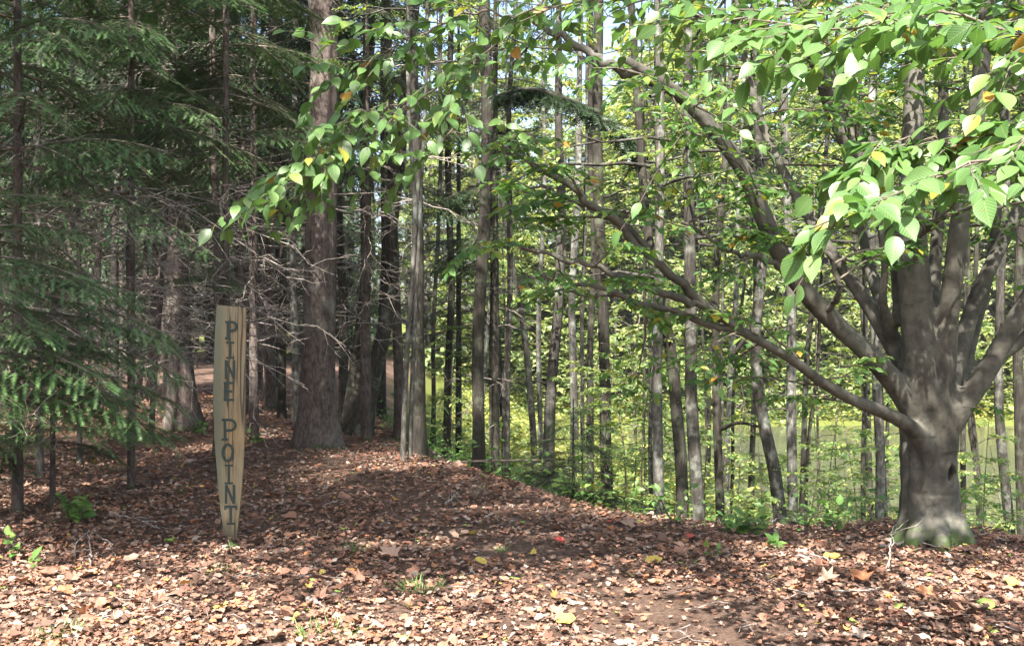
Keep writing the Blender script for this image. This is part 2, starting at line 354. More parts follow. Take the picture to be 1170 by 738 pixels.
def leafy_branch(mb, p, d, L, r, leaf, size, ntw, nleaf, tmat=0, lmat=1, droop=.12, tri=True, start=.2, twigL=.45):
    """one branch with side twigs in a roughly flat spray"""
    P = twig_path(p, d, L, droop, .1, 6); tube(mb, P, np.linspace(r, r * .25, 6), 4 if r < .015 else 6, tmat, 0, 0, False)
    Q, t = resample(P, 20); T = unit(np.gradient(Q, axis=0))
    for k in range(ntw):
        f = start + (1 - start) * (k + R.random()) / ntw; q = Q[min(19, int(f * 19))]; tt = T[min(19, int(f * 19))]
        sd = unit(np.cross(tt, (0, 0, 1.0))) * (1 if k % 2 else -1); dd = unit(tt * .8 + sd * R.uniform(.6, 1.1) + np.array([0, 0, R.normal(.02, .18)]))
        l = L * twigL * (1.15 - f) * R.uniform(.7, 1.2) + size * 1.2
        tp = twig_path(q, dd, l, droop * 1.3); tube(mb, tp, np.linspace(r * .35, r * .12, 5), 3, tmat, 0, 0, False)
        a, b, c = leaves_along(tp, nleaf); place(mb, leaf[R.integers(len(leaf))], a, b, c, size * R.uniform(.7, 1.2, nleaf), lmat)
    a, b, c = leaves_along(P, nleaf, start=.5); place(mb, leaf[0], a, b, c, size * R.uniform(.7, 1.2, nleaf), lmat)

def crown(h0, h1, Rm, nb, leaf, size, ntw=7, nleaf=9, lmat='wood_leaf', shape=None, bark='grey_bark', up=.35, sub=2):
    """deciduous crown as one mesh: branches from the axis with side sprays"""
    mb = MB()
    for k in range(nb):
        f = (k + R.random()) / nb; z = h0 + (h1 - h0) * f; a = k * 2.4 + R.normal(0, .4)
        L = Rm * (shape(f) if shape else (1 - .75 * f ** 1.5)) * R.uniform(.65, 1.15)
        d = np.array([math.cos(a), math.sin(a), up + f * .7 + R.normal(0, .15)]); p = np.array([0, 0, z])
        P = twig_path(p, d, L, .12, .1, 6); rr = .008 + .011 * L; tube(mb, P, np.linspace(rr, rr * .3, 6), 5, 0, 0, 0, False)
        Q, _ = resample(P, 20); T = unit(np.gradient(Q, axis=0))
        for s in range(sub):
            g = .3 + .7 * (s + R.random()) / sub; q = Q[min(19, int(g * 19))]; tt = T[min(19, int(g * 19))]
            sd = unit(np.cross(tt, (0, 0, 1.0))) * (1 if s % 2 else -1)
            leafy_branch(mb, q, tt * .8 + sd * R.uniform(.3, .9) + np.array([0, 0, R.normal(0, .15)]), L * R.uniform(.35, .6) + .2, rr * .5, leaf, size, ntw, nleaf)
    return mb.mesh('crown', [M[bark], M[lmat]])

def needle_tpl(pairs, nl, nw, flat=.25):
    """a twig of unit length with needles both sides (thin triangles)"""
    V = []; Fc = []
    for k in range(pairs):
        x = (k + .5) / pairs
        for s in (1, -1):
            l = nl * (1 - .35 * x); z = flat * nl * R.uniform(-.6, 1.2); n = len(V)
            V += [(x - nw, 0, 0), (x + nw, 0, 0), (x + l * .62, s * l * .85, z)]; Fc.append((n, n + 1, n + 2) if s > 0 else (n + 1, n, n + 2))
    n = len(V); V += [(0, -.008, .0), (1, -.003, 0), (1, .003, 0), (0, .008, 0)]; Fc += [(n, n + 1, n + 2), (n, n + 2, n + 3)]
    return tpl(V, Fc)
NT_HI = needle_tpl(12, .17, .030); NT_MID = needle_tpl(8, .2, .045); NT_LO = needle_tpl(4, .3, .10)
def bough(L, nside=11, tw=6, droop=.2, hang=.0, nt_=NT_HI, twl=.15, bright=0.0):
    """list of needle twigs for a conifer bough along +x: (points, dirs, normals, lengths, rnd) plus woody axes"""
    A = []; axes = []
    t = np.linspace(0, 1, 7); P = np.stack([L * t, .05 * L * np.sin(t * 3 + R.random() * 6) * t, -droop * L * t ** 2 + .05 * L * t], 1); axes.append((P, .004 + .007 * L))
    Q, _ = resample(P, 40); T = unit(np.gradient(Q, axis=0)); yy = np.array([0, 1.0, 0])
    def twigs(P, n, l, shade):
        q, _ = resample(P, 16); tt = unit(np.gradient(q, axis=0))
        for k in range(n):
            f = (k + .6) / n; i = int(f * 15); sd = np.cross(tt[i], (0, 0, 1.0)); sg = 1 if k % 2 else -1
            d = unit(tt[i] * .75 + sd * sg * .8 + np.array([0, 0, R.normal(-.05 - hang, .12)])); ll = l * (1.15 - .6 * f) * R.uniform(.75, 1.2)
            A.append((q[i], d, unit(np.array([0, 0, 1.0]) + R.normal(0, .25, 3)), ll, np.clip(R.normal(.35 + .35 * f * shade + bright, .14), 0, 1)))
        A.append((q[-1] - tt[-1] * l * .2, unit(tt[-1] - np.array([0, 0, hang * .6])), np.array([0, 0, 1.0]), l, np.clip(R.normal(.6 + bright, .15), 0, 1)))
    for k in range(nside * 2):
        f = .12 + .88 * (k + R.random()) / (nside * 2); i = min(39, int(f * 39)); sg = 1 if k % 2 else -1
        l = L * .42 * (1.05 - f) * R.uniform(.75, 1.2) + .05; d = unit(T[i] * .8 + yy * sg * .75 + np.array([0, 0, R.normal(-hang * .9, .1)]))
        s = np.linspace(0, 1, 4)[:, None]; SP = Q[i] + d * l * s - np.array([0, 0, 1.0]) * (droop + hang * .8) * l * s ** 2
        axes.append((SP, .003 + .003 * l)); twigs(SP, max(2, int(tw * l / (.3 * L) + 1)), twl, f)
    twigs(P[3:], tw, twl, 1)
    return A, axes
def put_bough(mb, b, base, az, sc, nt_, pitch=0.0, tmat=0, nmat=1, woody=True):
    A, axes = b; ca, sa = math.cos(az), math.sin(az); cp, sp = math.cos(pitch), math.sin(pitch)
    Mx = np.array([[ca, -sa, 0], [sa, ca, 0], [0, 0, 1]]) @ np.array([[cp, 0, -sp], [0, 1, 0], [sp, 0, cp]])
    p = np.array([a[0] for a in A]) @ Mx.T * sc + base; d = np.array([a[1] for a in A]) @ Mx.T; n = np.array([a[2] for a in A]) @ Mx.T
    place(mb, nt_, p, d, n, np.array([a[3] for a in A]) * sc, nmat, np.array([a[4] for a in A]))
    if woody:
        for P, r in (axes if sc * axes[0][1] > .006 and nt_ is not NT_LO else axes[:1]):
            tube(mb, P @ Mx.T * sc + base, np.linspace(r * sc, r * sc * .3, len(P)), 3, tmat, 0, 0, False)
def dead_branch(mb, p, az, L, mat=0, rise=.05, n=5, r=.008):
    d = np.array([math.cos(az), math.sin(az), rise]); P = twig_path(p, d, L, R.uniform(.0, .35), .12, 6)
    tube(mb, P, np.linspace(r, .002, 6), 4, mat, 0, 0, False)
    Q, _ = resample(P, 20)
    for k in range(n):
        i = R.integers(5, 19); dd = unit(d + R.normal(0, .65, 3)); l = L * R.uniform(.12, .4)
        tp = twig_path(Q[i], dd, l, .15, .15, 4); tube(mb, tp, np.linspace(r * .45, .0012, 4), 3, mat, 0, 0, False)
        if l > .3:
            tq = twig_path(tp[2], unit(dd + R.normal(0, .6, 3)), l * .5, .1, .1, 3); tube(mb, tq, np.linspace(r * .3, .001, 3), 3, mat, 0, 0, False)
def trunk(mb, pts, wid, top=None, sides=12, flare=1.5, lump=.07, bark=0, n=34):
    """pts: world points from base up; wid: diameters; extended upward to height top along the last direction"""
    P = [np.array(q, float) for q in pts]; w = list(wid)
    P[0][2] = float(zg(P[0][0], P[0][1])) - .12
    k = [0] + [i for i in range(1, len(P)) if P[i][2] > P[0][2] + .3]; P = [P[i] for i in k]; w = [w[i] for i in k]
    if top and P[-1][2] < top:
        d = unit(P[-1] - P[-2]); d = unit(d + np.array([0, 0, 1.2])); l = (top - P[-1][2]) / d[2]; P.append(P[-1] + d * l); w.append(w[-1] * .35)
    P = np.array(P); Q, t = resample(P, n); d = np.concatenate([[0], np.cumsum(np.linalg.norm(np.diff(P, axis=0), axis=1))]); d /= d[-1]
    rad = np.interp(t, d, w) / 2; hh = Q[:, 2] - Q[0, 2]
    w2 = sstep(.6, 2.5, hh); Q[:, 0] += w2 * (.35 * rad.max() * vnoise(hh * .8 + R.random() * 50, 0 * hh, 3) + .07 * vnoise(hh * .33 + R.random() * 50, 0 * hh, 4)); Q[:, 1] += w2 * .07 * vnoise(hh * .4 + R.random() * 50, 0 * hh, 6); rad = rad * (1 + (flare - 1) * np.exp(-hh / (rad[0] * 1.9)))
    kk = R.integers(4, 7); ph = R.random() * 6
    fl = lambda tt, th: 1 + .16 * np.exp(-np.interp(tt, np.linspace(0, 1, n), hh)[...] / (rad[0] * 1.6)) * np.cos(kk * th + ph)
    tube(mb, Q, rad, sides, bark, 0, lump, True, True, fl)
    return Q, rad

# ------------------------------------------------------------------ signpost
def signpost():
    Y = 7.25; b = at(263, 616, Y); gz0 = float(zg(b[0], Y)); s = Y / F
    t = thing('signpost', 'tall weathered wooden slab post with PINE POINT lettered down its face', 'signpost', (b[0], Y, gz0))
    m, nt, p, out = mat_new('weathered_wood')
    v = objcoord(nt, (1, 1, .08)); n1 = noise(nt, 60, 5, .6, v, .6); n2 = noise(nt, 6, 4, .6, objcoord(nt, (1, 1, .35)))
    r = ramp(nt, [(.28, (.075, .052, .027)), (.45, (.185, .125, .06)), (.6, (.26, .185, .092)), (.75, (.34, .26, .15))]); nt.links.new(n1.outputs['Fac'], r.inputs[0])
    r2 = ramp(nt, [(.40, (0, 0, 0)), (.6, (.8, .8, .8))]); nt.links.new(n2.outputs['Fac'], r2.inputs[0])
    col = mixc(nt, r2.outputs[0], r.outputs[0], (.175, .152, .10)); sxp = nt.nodes.new('ShaderNodeSeparateXYZ'); nt.links.new(objcoord(nt), sxp.inputs[0]); n5 = noise(nt, 14, 5, .7, objcoord(nt, (1, 1, .3)))
    def edge(src, a, b2, amt):
        ad = nt.nodes.new('ShaderNodeMath'); ad.operation = 'MULTIPLY_ADD'; nt.links.new(n5.outputs['Fac'], ad.inputs[0]); ad.inputs[1].default_value = amt; nt.links.new(src, ad.inputs[2])
        q = nt.nodes.new('ShaderNodeMapRange'); nt.links.new(ad.outputs[0], q.inputs[0]); q.inputs[1].default_value = a; q.inputs[2].default_value = b2; q.inputs[3].default_value = 1; q.inputs[4].default_value = 0; return q.outputs[0]
    col = mixc(nt, edge(sxp.outputs[0], -.03, .03, .10), col, (.12, .125, .085)); col = mixc(nt, edge(sxp.outputs[2], .12, .32, .25), col, (.06, .05, .03))
    vo = nt.nodes.new('ShaderNodeTexVoronoi'); vo.inputs['Scale'].default_value = 5.5; nt.links.new(objcoord(nt, (1, 1, .55)), vo.inputs['Vector']); kn = ramp(nt, [(.09, (.75,) * 3), (.17, (0, 0, 0))]); nt.links.new(vo.outputs['Distance'], kn.inputs[0])
    col = mixc(nt, kn.outputs[0], col, (.055, .035, .02)); cr_ = noise(nt, 26, 2, .5, objcoord(nt, (1, 1, .035)), 1.2); ck = ramp(nt, [(.38, (.85,) * 3), (.41, (0, 0, 0))]); nt.links.new(cr_.outputs['Fac'], ck.inputs[0]); col = mixc(nt, ck.outputs[0], col, (.03, .022, .014))
    nt.links.new(col, p.inputs['Base Color']); p.inputs['Roughness'].default_value = .8
    nt.links.new(bump(nt, n1.outputs['Fac'], .5, .01), p.inputs['Normal'])
    rows = [(350, 247.5, 281), (352, 247, 281.2), (380, 245.5, 280.8), (410, 244.3, 280.6), (440, 243.4, 280.4), (470, 243.2, 280), (500, 244.5, 279.3), (530, 246.8, 278),
            (560, 249.3, 276), (585, 252, 273.5), (605, 255, 271.5), (616, 256.5, 270.5), (640, 259, 268)]
    V = []; nf = 9
    for y, a, c in rows:
        y0 = y + 0; w = (c - a) * s; xc = ((a + c) / 2 - CX) * s - b[0]; z = EYE - (y0 - CY) * s - gz0
        ang = np.linspace(0, np.pi, nf)
        # flat front face, rounded back (a half log)
        pts = [(xc - w / 2 * .985, -.0), (xc - w / 2 * .5, -.004), (xc, -.005), (xc + w / 2 * .5, -.004), (xc + w / 2 * .985, 0)] + \
              [(xc + w / 2 * math.cos(q), .012 + .085 * math.sin(q)) for q in ang]
        V += [(x + .002 * vnoise(z * 9, x * 30 + 5, 2), yy, z + (.018 * (x - xc) / w * -1 if y < 352 else 0)) for x, yy in pts]
    k = 5 + nf; V = np.array(V); i = np.arange(len(rows) - 1)[:, None] * k; j = np.arange(k)[None]; jn = (j + 1) % k
    mb = MB(); mb.add(V, np.stack([i + j, i + jn, i + k + jn, i + k + j], -1).reshape(-1, 4)[:, ::-1]); mb.add(V[:k], np.arange(k)[None][:, ::-1]); mb.add(V[-k:], np.arange(k)[None])
    mb.build('slab', [m], t)
    mp, nt, p, out = mat_new('faded_green_paint'); n = noise(nt, 120, 3, .6, objcoord(nt)); r = ramp(nt, [(.35, (.007, .018, .016)), (.7, (.02, .042, .036))])
    nt.links.new(n.outputs['Fac'], r.inputs[0]); nt.links.new(r.outputs[0], p.inputs['Base Color']); p.inputs['Roughness'].default_value = .7
    def letter(ch, x0, x1, y0, y1):
        mb = MB(); w = x1 - x0; h = y1 - y0; q = 2.75 * s; cnt = [0]
        def stroke(a, c, wd=q):
            a = np.array(a, float); c = np.array(c, float); d = (c - a) / np.linalg.norm(c - a); nn = np.array([-d[1], d[0]]) * wd / 2; cnt[0] += 1
            f = -.0085 - .0007 * cnt[0]; P2 = [a + nn, c + nn, c - nn, a - nn]
            V = [(u[0], f, u[1]) for u in P2] + [(u[0], f + .006, u[1]) for u in P2]
            mb.add(V, [(0, 1, 2, 3), (7, 6, 5, 4), (0, 4, 5, 1), (1, 5, 6, 2), (2, 6, 7, 3), (3, 7, 4, 0)])
        def arc(cx, cz, rx, rz, a0, a1, n=9):
            A = np.radians(np.linspace(a0, a1, n)); P2 = [(cx + rx * math.cos(a), cz + rz * math.sin(a)) for a in A]
            for u, v2 in zip(P2[:-1], P2[1:]):
                u = np.array(u); v2 = np.array(v2); e = (v2 - u) * .12; stroke(u - e, v2 + e)
        X = lambda u: x0 + u * w; Z = lambda v: y0 + v * h; e = q / 2
        if ch == 'P':
            stroke((X(.2), Z(0)), (X(.2), Z(1))); stroke((X(0), Z(1) - e), (X(.55), Z(1) - e)); stroke((X(.2), Z(.46)), (X(.55), Z(.46)))
            arc(X(.55), Z(.73) - e / 2, w * .4 - e * .5, h * .27 - e / 2, -90, 90); stroke((X(0), Z(0) + e), (X(.42), Z(0) + e))
        if ch == 'I':
            stroke((X(.5), Z(0)), (X(.5), Z(1))); stroke((X(0), Z(1) - e), (X(1), Z(1) - e), q * .8); stroke((X(0), Z(0) + e), (X(1), Z(0) + e), q * .8)
        if ch == 'N':
            stroke((X(.08), Z(0)), (X(.08), Z(1))); stroke((X(.92), Z(0)), (X(.92), Z(1))); stroke((X(.08), Z(1)), (X(.92), Z(0)))
        if ch == 'E':
            stroke((X(.14), Z(0)), (X(.14), Z(1)))
            for v, u in ((1, 1), (.5, .8), (0, 1)): stroke((X(0), Z(v) + (e if v == 0 else -e if v == 1 else 0)), (X(u), Z(v) + (e if v == 0 else -e if v == 1 else 0)))
        if ch == 'O': arc(X(.5), Z(.5), w / 2 - e, h / 2 - e, 0, 360, 19)
        if ch == 'T':
            stroke((X(.5), Z(0)), (X(.5), Z(1))); stroke((X(0), Z(1) - e), (X(1), Z(1) - e)); stroke((X(.2), Z(0) + e), (X(.8), Z(0) + e), q * .8)
            stroke((X(.04), Z(1)), (X(.04), Z(.78)), q * .7); stroke((X(.96), Z(1)), (X(.96), Z(.78)), q * .7)
        mb.build('letter', [mp], t)
    for ch, a, c, y0, y1 in [('P', 257.8, 272, 366.6, 387.6), ('I', 258.8, 268, 390, 410), ('N', 257.8, 268.6, 411.5, 433), ('E', 256, 267.8, 436, 458), ('P', 253.8, 271, 478, 503),
                             ('O', 253.6, 267.8, 506, 527.5), ('I', 257, 266.4, 530, 553), ('N', 257.8, 268.4, 553.5, 575), ('T', 257, 270.8, 577, 599)]:
        letter(ch, (a - CX) * s - b[0], (c - CX) * s - b[0], EYE - (y1 - CY) * s - gz0, EYE - (y0 - CY) * s - gz0)
signpost()

# ------------------------------------------------------------------ the beech
def beech():
    base = np.array([3.07, 7.4, 0]); base[2] = float(zg(base[0], base[1])); R2 = np.random.default_rng(5)
    t = thing('beech_tree', 'big spreading smooth grey beech with many upswept limbs and a knot hole', 'tree', base)
    Y = 7.4; loc = lambda L: np.array([at(*q) for q in L]) - base; pw = lambda w, y=7.4: np.array(w) * y / F / 2
    thick = []
    thick.append((loc([(1062, 655, Y), (1062, 620, Y), (1062, 580, Y), (1062, 530, Y), (1062, 490, Y), (1063, 455, Y), (1063, 425, Y)]), pw([92, 76, 65, 62, 64, 66, 56])))
    for dx, dy, w in ((-28, -.05, 20), (30, -.12, 27), (10, -.22, 22), (-15, -.2, 20), (-34, .15, 18), (36, .18, 22), (8, .3, 22)):   # root flares
        thick.append((loc([(1062 + dx * .45, 560, Y + dy * .5), (1062 + dx * .8, 596, Y + dy * .8), (1062 + dx * 1.2, 618, Y + dy * 1.3), (1062 + dx * 1.8, 640 + dx * .1, Y + dy * 1.9)]), pw([w * .6, w * 1.15, w * 1.1, w * .5])))
    limbs = {
     'low': ([(1060, 512, Y - .12), (1043, 491, Y - .22), (1010, 471, Y - .4), (975, 457, Y - .55), (940, 437, Y - .7), (900, 408, Y - .9), (850, 380, Y - 1.1), (800, 346, Y - 1.3)], [33.0, 19.4, 15.4, 13.6, 12.8, 11.4, 10.1, 8.8]),
     'arch': ([(1052, 478, Y - .05), (1024, 440, Y - .15), (988, 402, Y - .3), (945, 362, Y - .4), (905, 315, Y - .5), (878, 262, Y - .6), (852, 200, Y - .7), (815, 148, Y - .8), (765, 100, Y - .9), (712, 68, Y - 1)], [38.8, 27.3, 22.9, 21.6, 20.7, 19.8, 18.5, 16.7, 14.1, 11.4]),
     'mid': ([(1052, 445, Y + .1), (1026, 405, Y + .25), (995, 355, Y + .4), (965, 310, Y + .5), (932, 262, Y + .6), (905, 215, Y + .7), (870, 140, Y + .8), (850, 60, Y + .9), (838, -40, Y + 1)], [36.9, 23.8, 19.4, 16.7, 15.0, 13.2, 11.4, 9.7, 7.9]),
     'back': ([(1042, 370, Y + .15), (1032, 310, Y + .2), (1018, 248, Y + .25), (988, 190, Y + .2), (962, 140, Y + .2), (944, 92, Y + .2), (926, 40, Y + .2), (900, -60, Y + .2)], [42.7, 29.9, 27.3, 28.2, 27.3, 25.5, 22.9, 17.6]),
     'main': ([(1058, 460, Y - .05), (1050, 390, Y - .12), (1044, 320, Y - .15), (1041, 250, Y - .15), (1042, 180, Y - .15), (1045, 100, Y - .15), (1047, 40, Y - .1), (1050, -80, Y), (1050, -300, Y + .1), (1040, -600, Y + .1)], [56.3, 42.2, 37.0, 31.7, 24.6, 22.0, 21.1, 19.4, 14.1, 5.3]),
     'right': ([(1074, 455, Y - .08), (1082, 385, Y - .2), (1091, 300, Y - .3), (1101, 220, Y - .3), (1117, 120, Y - .3), (1127, 20, Y - .3), (1140, -100, Y - .3), (1160, -300, Y - .2)], [34.9, 24.6, 22.0, 20.2, 19.4, 17.6, 14.1, 8.8]),
     'lean': ([(1080, 448, Y + .1), (1099, 392, Y + .2), (1120, 330, Y + .3), (1150, 268, Y + .35), (1180, 205, Y + .4), (1215, 120, Y + .5), (1250, 0, Y + .6)], [33.0, 20.2, 18.5, 16.7, 15.0, 13.2, 10.6]),
     'outer': ([(1078, 492, Y - .05), (1107, 455, Y - .15), (1136, 410, Y - .2), (1170, 352, Y - .25), (1215, 275, Y - .3), (1260, 190, Y - .4), (1320, 60, Y - .5)], [34.9, 23.8, 22.0, 20.2, 17.6, 15.0, 10.6]),
     'prong': ([(1024, 400, Y + .3), (1009, 352, Y + .1), (1011, 300, Y), (1003, 250, Y - .1), (985, 205, Y - .15), (965, 130, Y - .2)], [21.3, 11.4, 9.7, 8.8, 7.0, 5.3]),
     'rear': ([(1100, 450, Y + .25), (1122, 420, Y + .35), (1160, 395, Y + .4), (1215, 340, Y + .5), (1280, 260, Y + .6)], [25.2, 17.6, 15.8, 13.2, 9.7]),
         'stem': ([(1066, 440, Y + .25), (1064, 380, Y + .35), (1068, 310, Y + .45), (1074, 220, Y + .5), (1078, 120, Y + .55), (1074, 20, Y + .6), (1070, -120, Y + .6)], [30, 20, 17, 15, 13, 11, 8]),
     'spike': ([(1032, 420, Y + .3), (1014, 370, Y + .45), (992, 300, Y + .6), (978, 220, Y + .7), (968, 120, Y + .8), (955, 0, Y + .9)], [26, 17, 14, 12, 10, 7]),
     'flank': ([(1092, 440, Y + .3), (1112, 380, Y + .45), (1132, 300, Y + .6), (1142, 210, Y + .65), (1150, 100, Y + .7), (1160, -40, Y + .7)], [26, 17, 14, 12, 10, 7]),
    }
    for k, (L, w) in limbs.items(): thick.append((loc(L), pw(w)))
    mb = MB()
    for P, r in thick:
        n = max(10, int(len(P) * 5)); Q, tt = resample(P, n)
        d = np.concatenate([[0], np.cumsum(np.linalg.norm(np.diff(P, axis=0), axis=1))]); d /= d[-1]
        wob = .10 * r.min(); Q[3:] += R2.normal(0, 1, (n - 3, 3)) * wob * .25
        tube(mb, Q, np.interp(tt, d, r), 14, 0, 0, .05, True)
    src = mb.build('wood_source', [M['beech_bark']])
    md = src.modifiers.new('r', 'REMESH'); md.mode = 'VOXEL'; md.voxel_size = .019; md.use_smooth_shade = True
    sm = src.modifiers.new('s', 'SMOOTH'); sm.iterations = 7; sm.factor = .5
    dg = bpy.context.evaluated_depsgraph_get(); me = bpy.data.meshes.new_from_object(src.evaluated_get(dg))
    n = len(me.vertices); V = np.zeros(n * 3, np.float32); me.vertices.foreach_get('co', V); V = V.reshape(-1, 3).astype(float)
    fc = np.zeros(len(me.loops), np.int32); me.loops.foreach_get('vertex_index', fc); fq = fc.reshape(-1, 4)
    bpy.data.objects.remove(src)
    # bark folds and the knot hole, pressed into the front of the bole
    a = np.arctan2(V[:, 0], -V[:, 1]); z = V[:, 2]; lowz = sstep(1.55, 1.0, z)
    fold = (vnoise(a * 3.2 + 4, z * 1.3, 21) ** 2 < .012) * 1.0
    rad = unit(np.stack([V[:, 0], V[:, 1], 0 * z], 1))
    V -= rad * (lowz * (.012 * vnoise(a * 4, z * 2.5, 22) + .008 * vnoise(a * 9, z * 7, 23)))[:, None]
    mid = sstep(2.1, 1.5, z) * sstep(.0, .25, z); V -= rad * (mid * (.022 * np.abs(vnoise(a * 2.6 + .5 * vnoise(a, z * .9, 26), z * .45, 24)) + .007 * vnoise(a * 7, z * 1.6, 25)))[:, None]
    for hx, hy, rx, rz, dep in ((1075, 539, .026, .062, .15), (1073, 520, .06, .035, .02), (1062, 560, .16, .010, .018), (1045, 575, .10, .012, .014), (1080, 515, .09, .010, .014), (1052, 600, .14, .014, .016), (1050, 498, .05, .014, .015)):
        c = at(hx, hy, Y) - base; q = np.hypot((V[:, 0] - c[0]) / rx, (V[:, 2] - c[2]) / rz); f = (V[:, 1] < -.06)
        V[:, 1] += f * dep * np.clip(1.25 - q, 0, .5) * 2 * .9
        V[:, 1] -= f * .022 * np.exp(-((q - 1.75) / .5) ** 2) * (dep > .1)
    mb = MB(); mb.add(V, fq, 0, 0, None, True)
    # thinner boughs, twigs and leaves
    thin = [(loc([(806, 350, Y - 1.28), (770, 318, Y - 1.4), (735, 285, Y - 1.5), (700, 250, Y - 1.55), (650, 215, Y - 1.6), (600, 182, Y - 1.6), (555, 158, Y - 1.6)]), pw([12, 11, 10, 9, 8, 6.5, 4], 5.90)),
            (loc([(800, 347, Y - 1.3), (745, 332, Y - 1.5), (690, 308, Y - 1.6), (640, 292, Y - 1.7), (592, 284, Y - 1.7)]), pw([10, 8, 6.5, 5, 3], 5.90)),
            (loc([(850, 381, Y - 1.1), (800, 366, Y - 1.2), (740, 348, Y - 1.2), (690, 330, Y - 1.2), (640, 322, Y - 1.2), (600, 316, Y - 1.2)]), pw([9, 7.5, 6.5, 5, 4, 2.5], 6.20)),
            (loc([(742, 284, Y - 1.5), (700, 252, Y - 1.3), (655, 228, Y - 1.2), (618, 212, Y - 1.2)]), pw([8, 7, 5, 3], 6.00)),
            (loc([(760, 98, Y - .9), (700, 75, Y - 1), (640, 40, Y - 1), (600, 20, Y - 1)]), pw([14, 11, 8, 5], 6.40)),
            (loc([(905, 315, Y - .5), (880, 300, Y - .6), (830, 285, Y - .7), (780, 250, Y - .8)]), pw([9, 7, 5, 3], 6.80)),
            (loc([(940, 360, Y - .4), (960, 330, Y - .7), (945, 290, Y - .8), (905, 265, Y - .9)]), pw([8, 6, 5, 3], 6.80)),
            (loc([(1043, 300, Y - .3), (1060, 262, Y - .6), (1100, 240, Y - .8), (1150, 235, Y - .9)]), pw([9, 7, 5, 3], 6.80))]
    for P, r in thin:
        Q, tt = resample(P, 26); d = np.concatenate([[0], np.cumsum(np.linalg.norm(np.diff(P, axis=0), axis=1))]); d /= d[-1]
        Q[2:] += R2.normal(0, .010, (24, 3)); tube(mb, Q, np.interp(tt, d, r), 8, 0, 0, .08)
    mb.build('trunk', [M['beech_bark']], t)
    cr = MB()
    def clothe(P, f0, n, L, size=.075):
        Q, tt = resample(P, 60); T = unit(np.gradient(Q, axis=0))
        for k in range(n):
            f = f0 + (1 - f0) * (k + R.random()) / n; q = Q[int(f * 59)]; tg = T[int(f * 59)]
            hz = unit(np.array([R.normal(), R.normal() - .35, R.normal(.1, .25)])); dd = unit(tg * .45 + hz)
            leafy_branch(cr, q, dd, L * R.uniform(.6, 1.25), .009, [MID, LO], size, 7, 8, 0, 1, .18)
    for k, (f0, n, L) in {'low': (.35, 7, .8), 'arch': (.42, 9, .9), 'mid': (.45, 13, 1.1), 'back': (.4, 13, 1.1), 'main': (.38, 34, 1.3), 'right': (.35, 20, 1.1), 'lean': (.4, 13, 1.0), 'outer': (.42, 12, .9), 'prong': (.5, 4, .7), 'stem': (.5, 8, .9), 'spike': (.5, 6, .8), 'flank': (.5, 6, .8), 'rear': (.5, 6, .9)}.items():
        clothe(loc(limbs[k][0]), f0, n, L)
    for k, (P, r) in enumerate(thin):
        if k != 4: clothe(P, .3, 4, .6, .07)
    # a few low twigs on the bole and lower limbs
    for q in ((1020, 408, 7.0), (1100, 465, 7.0), (960, 420, 6.7), (1050, 300, 7.0)):
        leafy_branch(cr, at(*q) - base, (R.normal(), -.5, .1), .25, .005, [MID], .07, 3, 5)
    cr.build('crown', [M['twig'], M['beech_leaf']], t)
beech()

# ------------------------------------------------------------------ broad-leaved trees down the slope
crown_hi = [crown(2.0, 13, 1.8, 10, [LO, MID], .085, 6, 8, 'wood_leaf', up=.15) for _ in range(3)]
crown_mid = [crown(3.5, 16, 2.4, 9, [LO], .12, 6, 8, 'wood_leaf', up=.25) for _ in range(3)]
def broadleaf(label, path, top, bark='grey_bark', cr=None, csc=1.0, cz=0, group=None, fl=1.4, limbs=()):
    """path: (px, py, width in photo pixels) from the foot up, all at depth Y"""
    Y = path[0]; L = path[1:]; pts = [at(x, y, Y) for x, y, w in L]; wid = [w * .80 * Y / F for x, y, w in L]
    base = pts[0].copy(); base[2] = float(zg(base[0], base[1])); pts[0] = np.array([base[0], base[1], base[2]])
    t = thing('broadleaf_tree', label, 'tree', base, 0, group)
    mb = MB(); q, r = trunk(mb, pts, wid, top, 12, fl)
    for lx in limbs:
        P = np.array([at(x, y, Y + dy) for x, y, dy, w in lx]); Q, tt = resample(P, 14); tube(mb, Q, np.interp(tt, np.linspace(0, 1, len(lx)), [w * Y / F / 2 for *_, w in lx]), 7, 0, 0, .05)
    for V, u in [mb.V[k] for k in range(len(mb.V))]: V -= base.astype(np.float32)
    for k in range(R.integers(4, 9)):
        i = R.integers(int(len(q) * .12), int(len(q) * .75)); n0 = len(mb.V); dead_branch(mb, q[i] - base, R.uniform(0, 6.28), R.uniform(.3, 1.3), 0, R.uniform(.1, .7), R.integers(1, 4), max(.004, min(.009, r[i] * .25)))
    mb.build('trunk', [M[bark]], t)
    if cr is not None:
        top_xy = q[int(len(q) * .45)] - base
        linked('crown', cr, t, (top_xy[0] * .6, top_xy[1] * .6, cz), R.random() * 6.28, csc)
    return t
ch = lambda: crown_hi[R.integers(3)]
cm = lambda: crown_mid[R.integers(3)]
D = 'dark_bark'; Gy = 'grey_bark'; Pa = 'pale_bark'
broadleaf('straight dark trunk at the crest, between the reddish conifer and the slim forked stem', (12.6, (547, 545, 19), (548, 400, 17), (550, 250, 17), (553, 90, 17)), 16, D, None)
broadleaf('very thin dark straight pole beside the forked grey stem', (15.5, (562, 540, 9), (564, 430, 8), (567, 330, 8), (568, 200, 7)), 14, D, cm(), .8, 2)
broadleaf('slim grey stem that forks in a narrow V at half height', (15, (580, 550, 13), (577, 470, 12), (578, 420, 9), (581, 340, 8), (583, 230, 8)), 14, Gy, cm(), .8, 2,
          limbs=[[(577, 475, 0, 11), (571, 420, 0, 7), (568, 370, 0, 6), (565, 250, .1, 5)]])
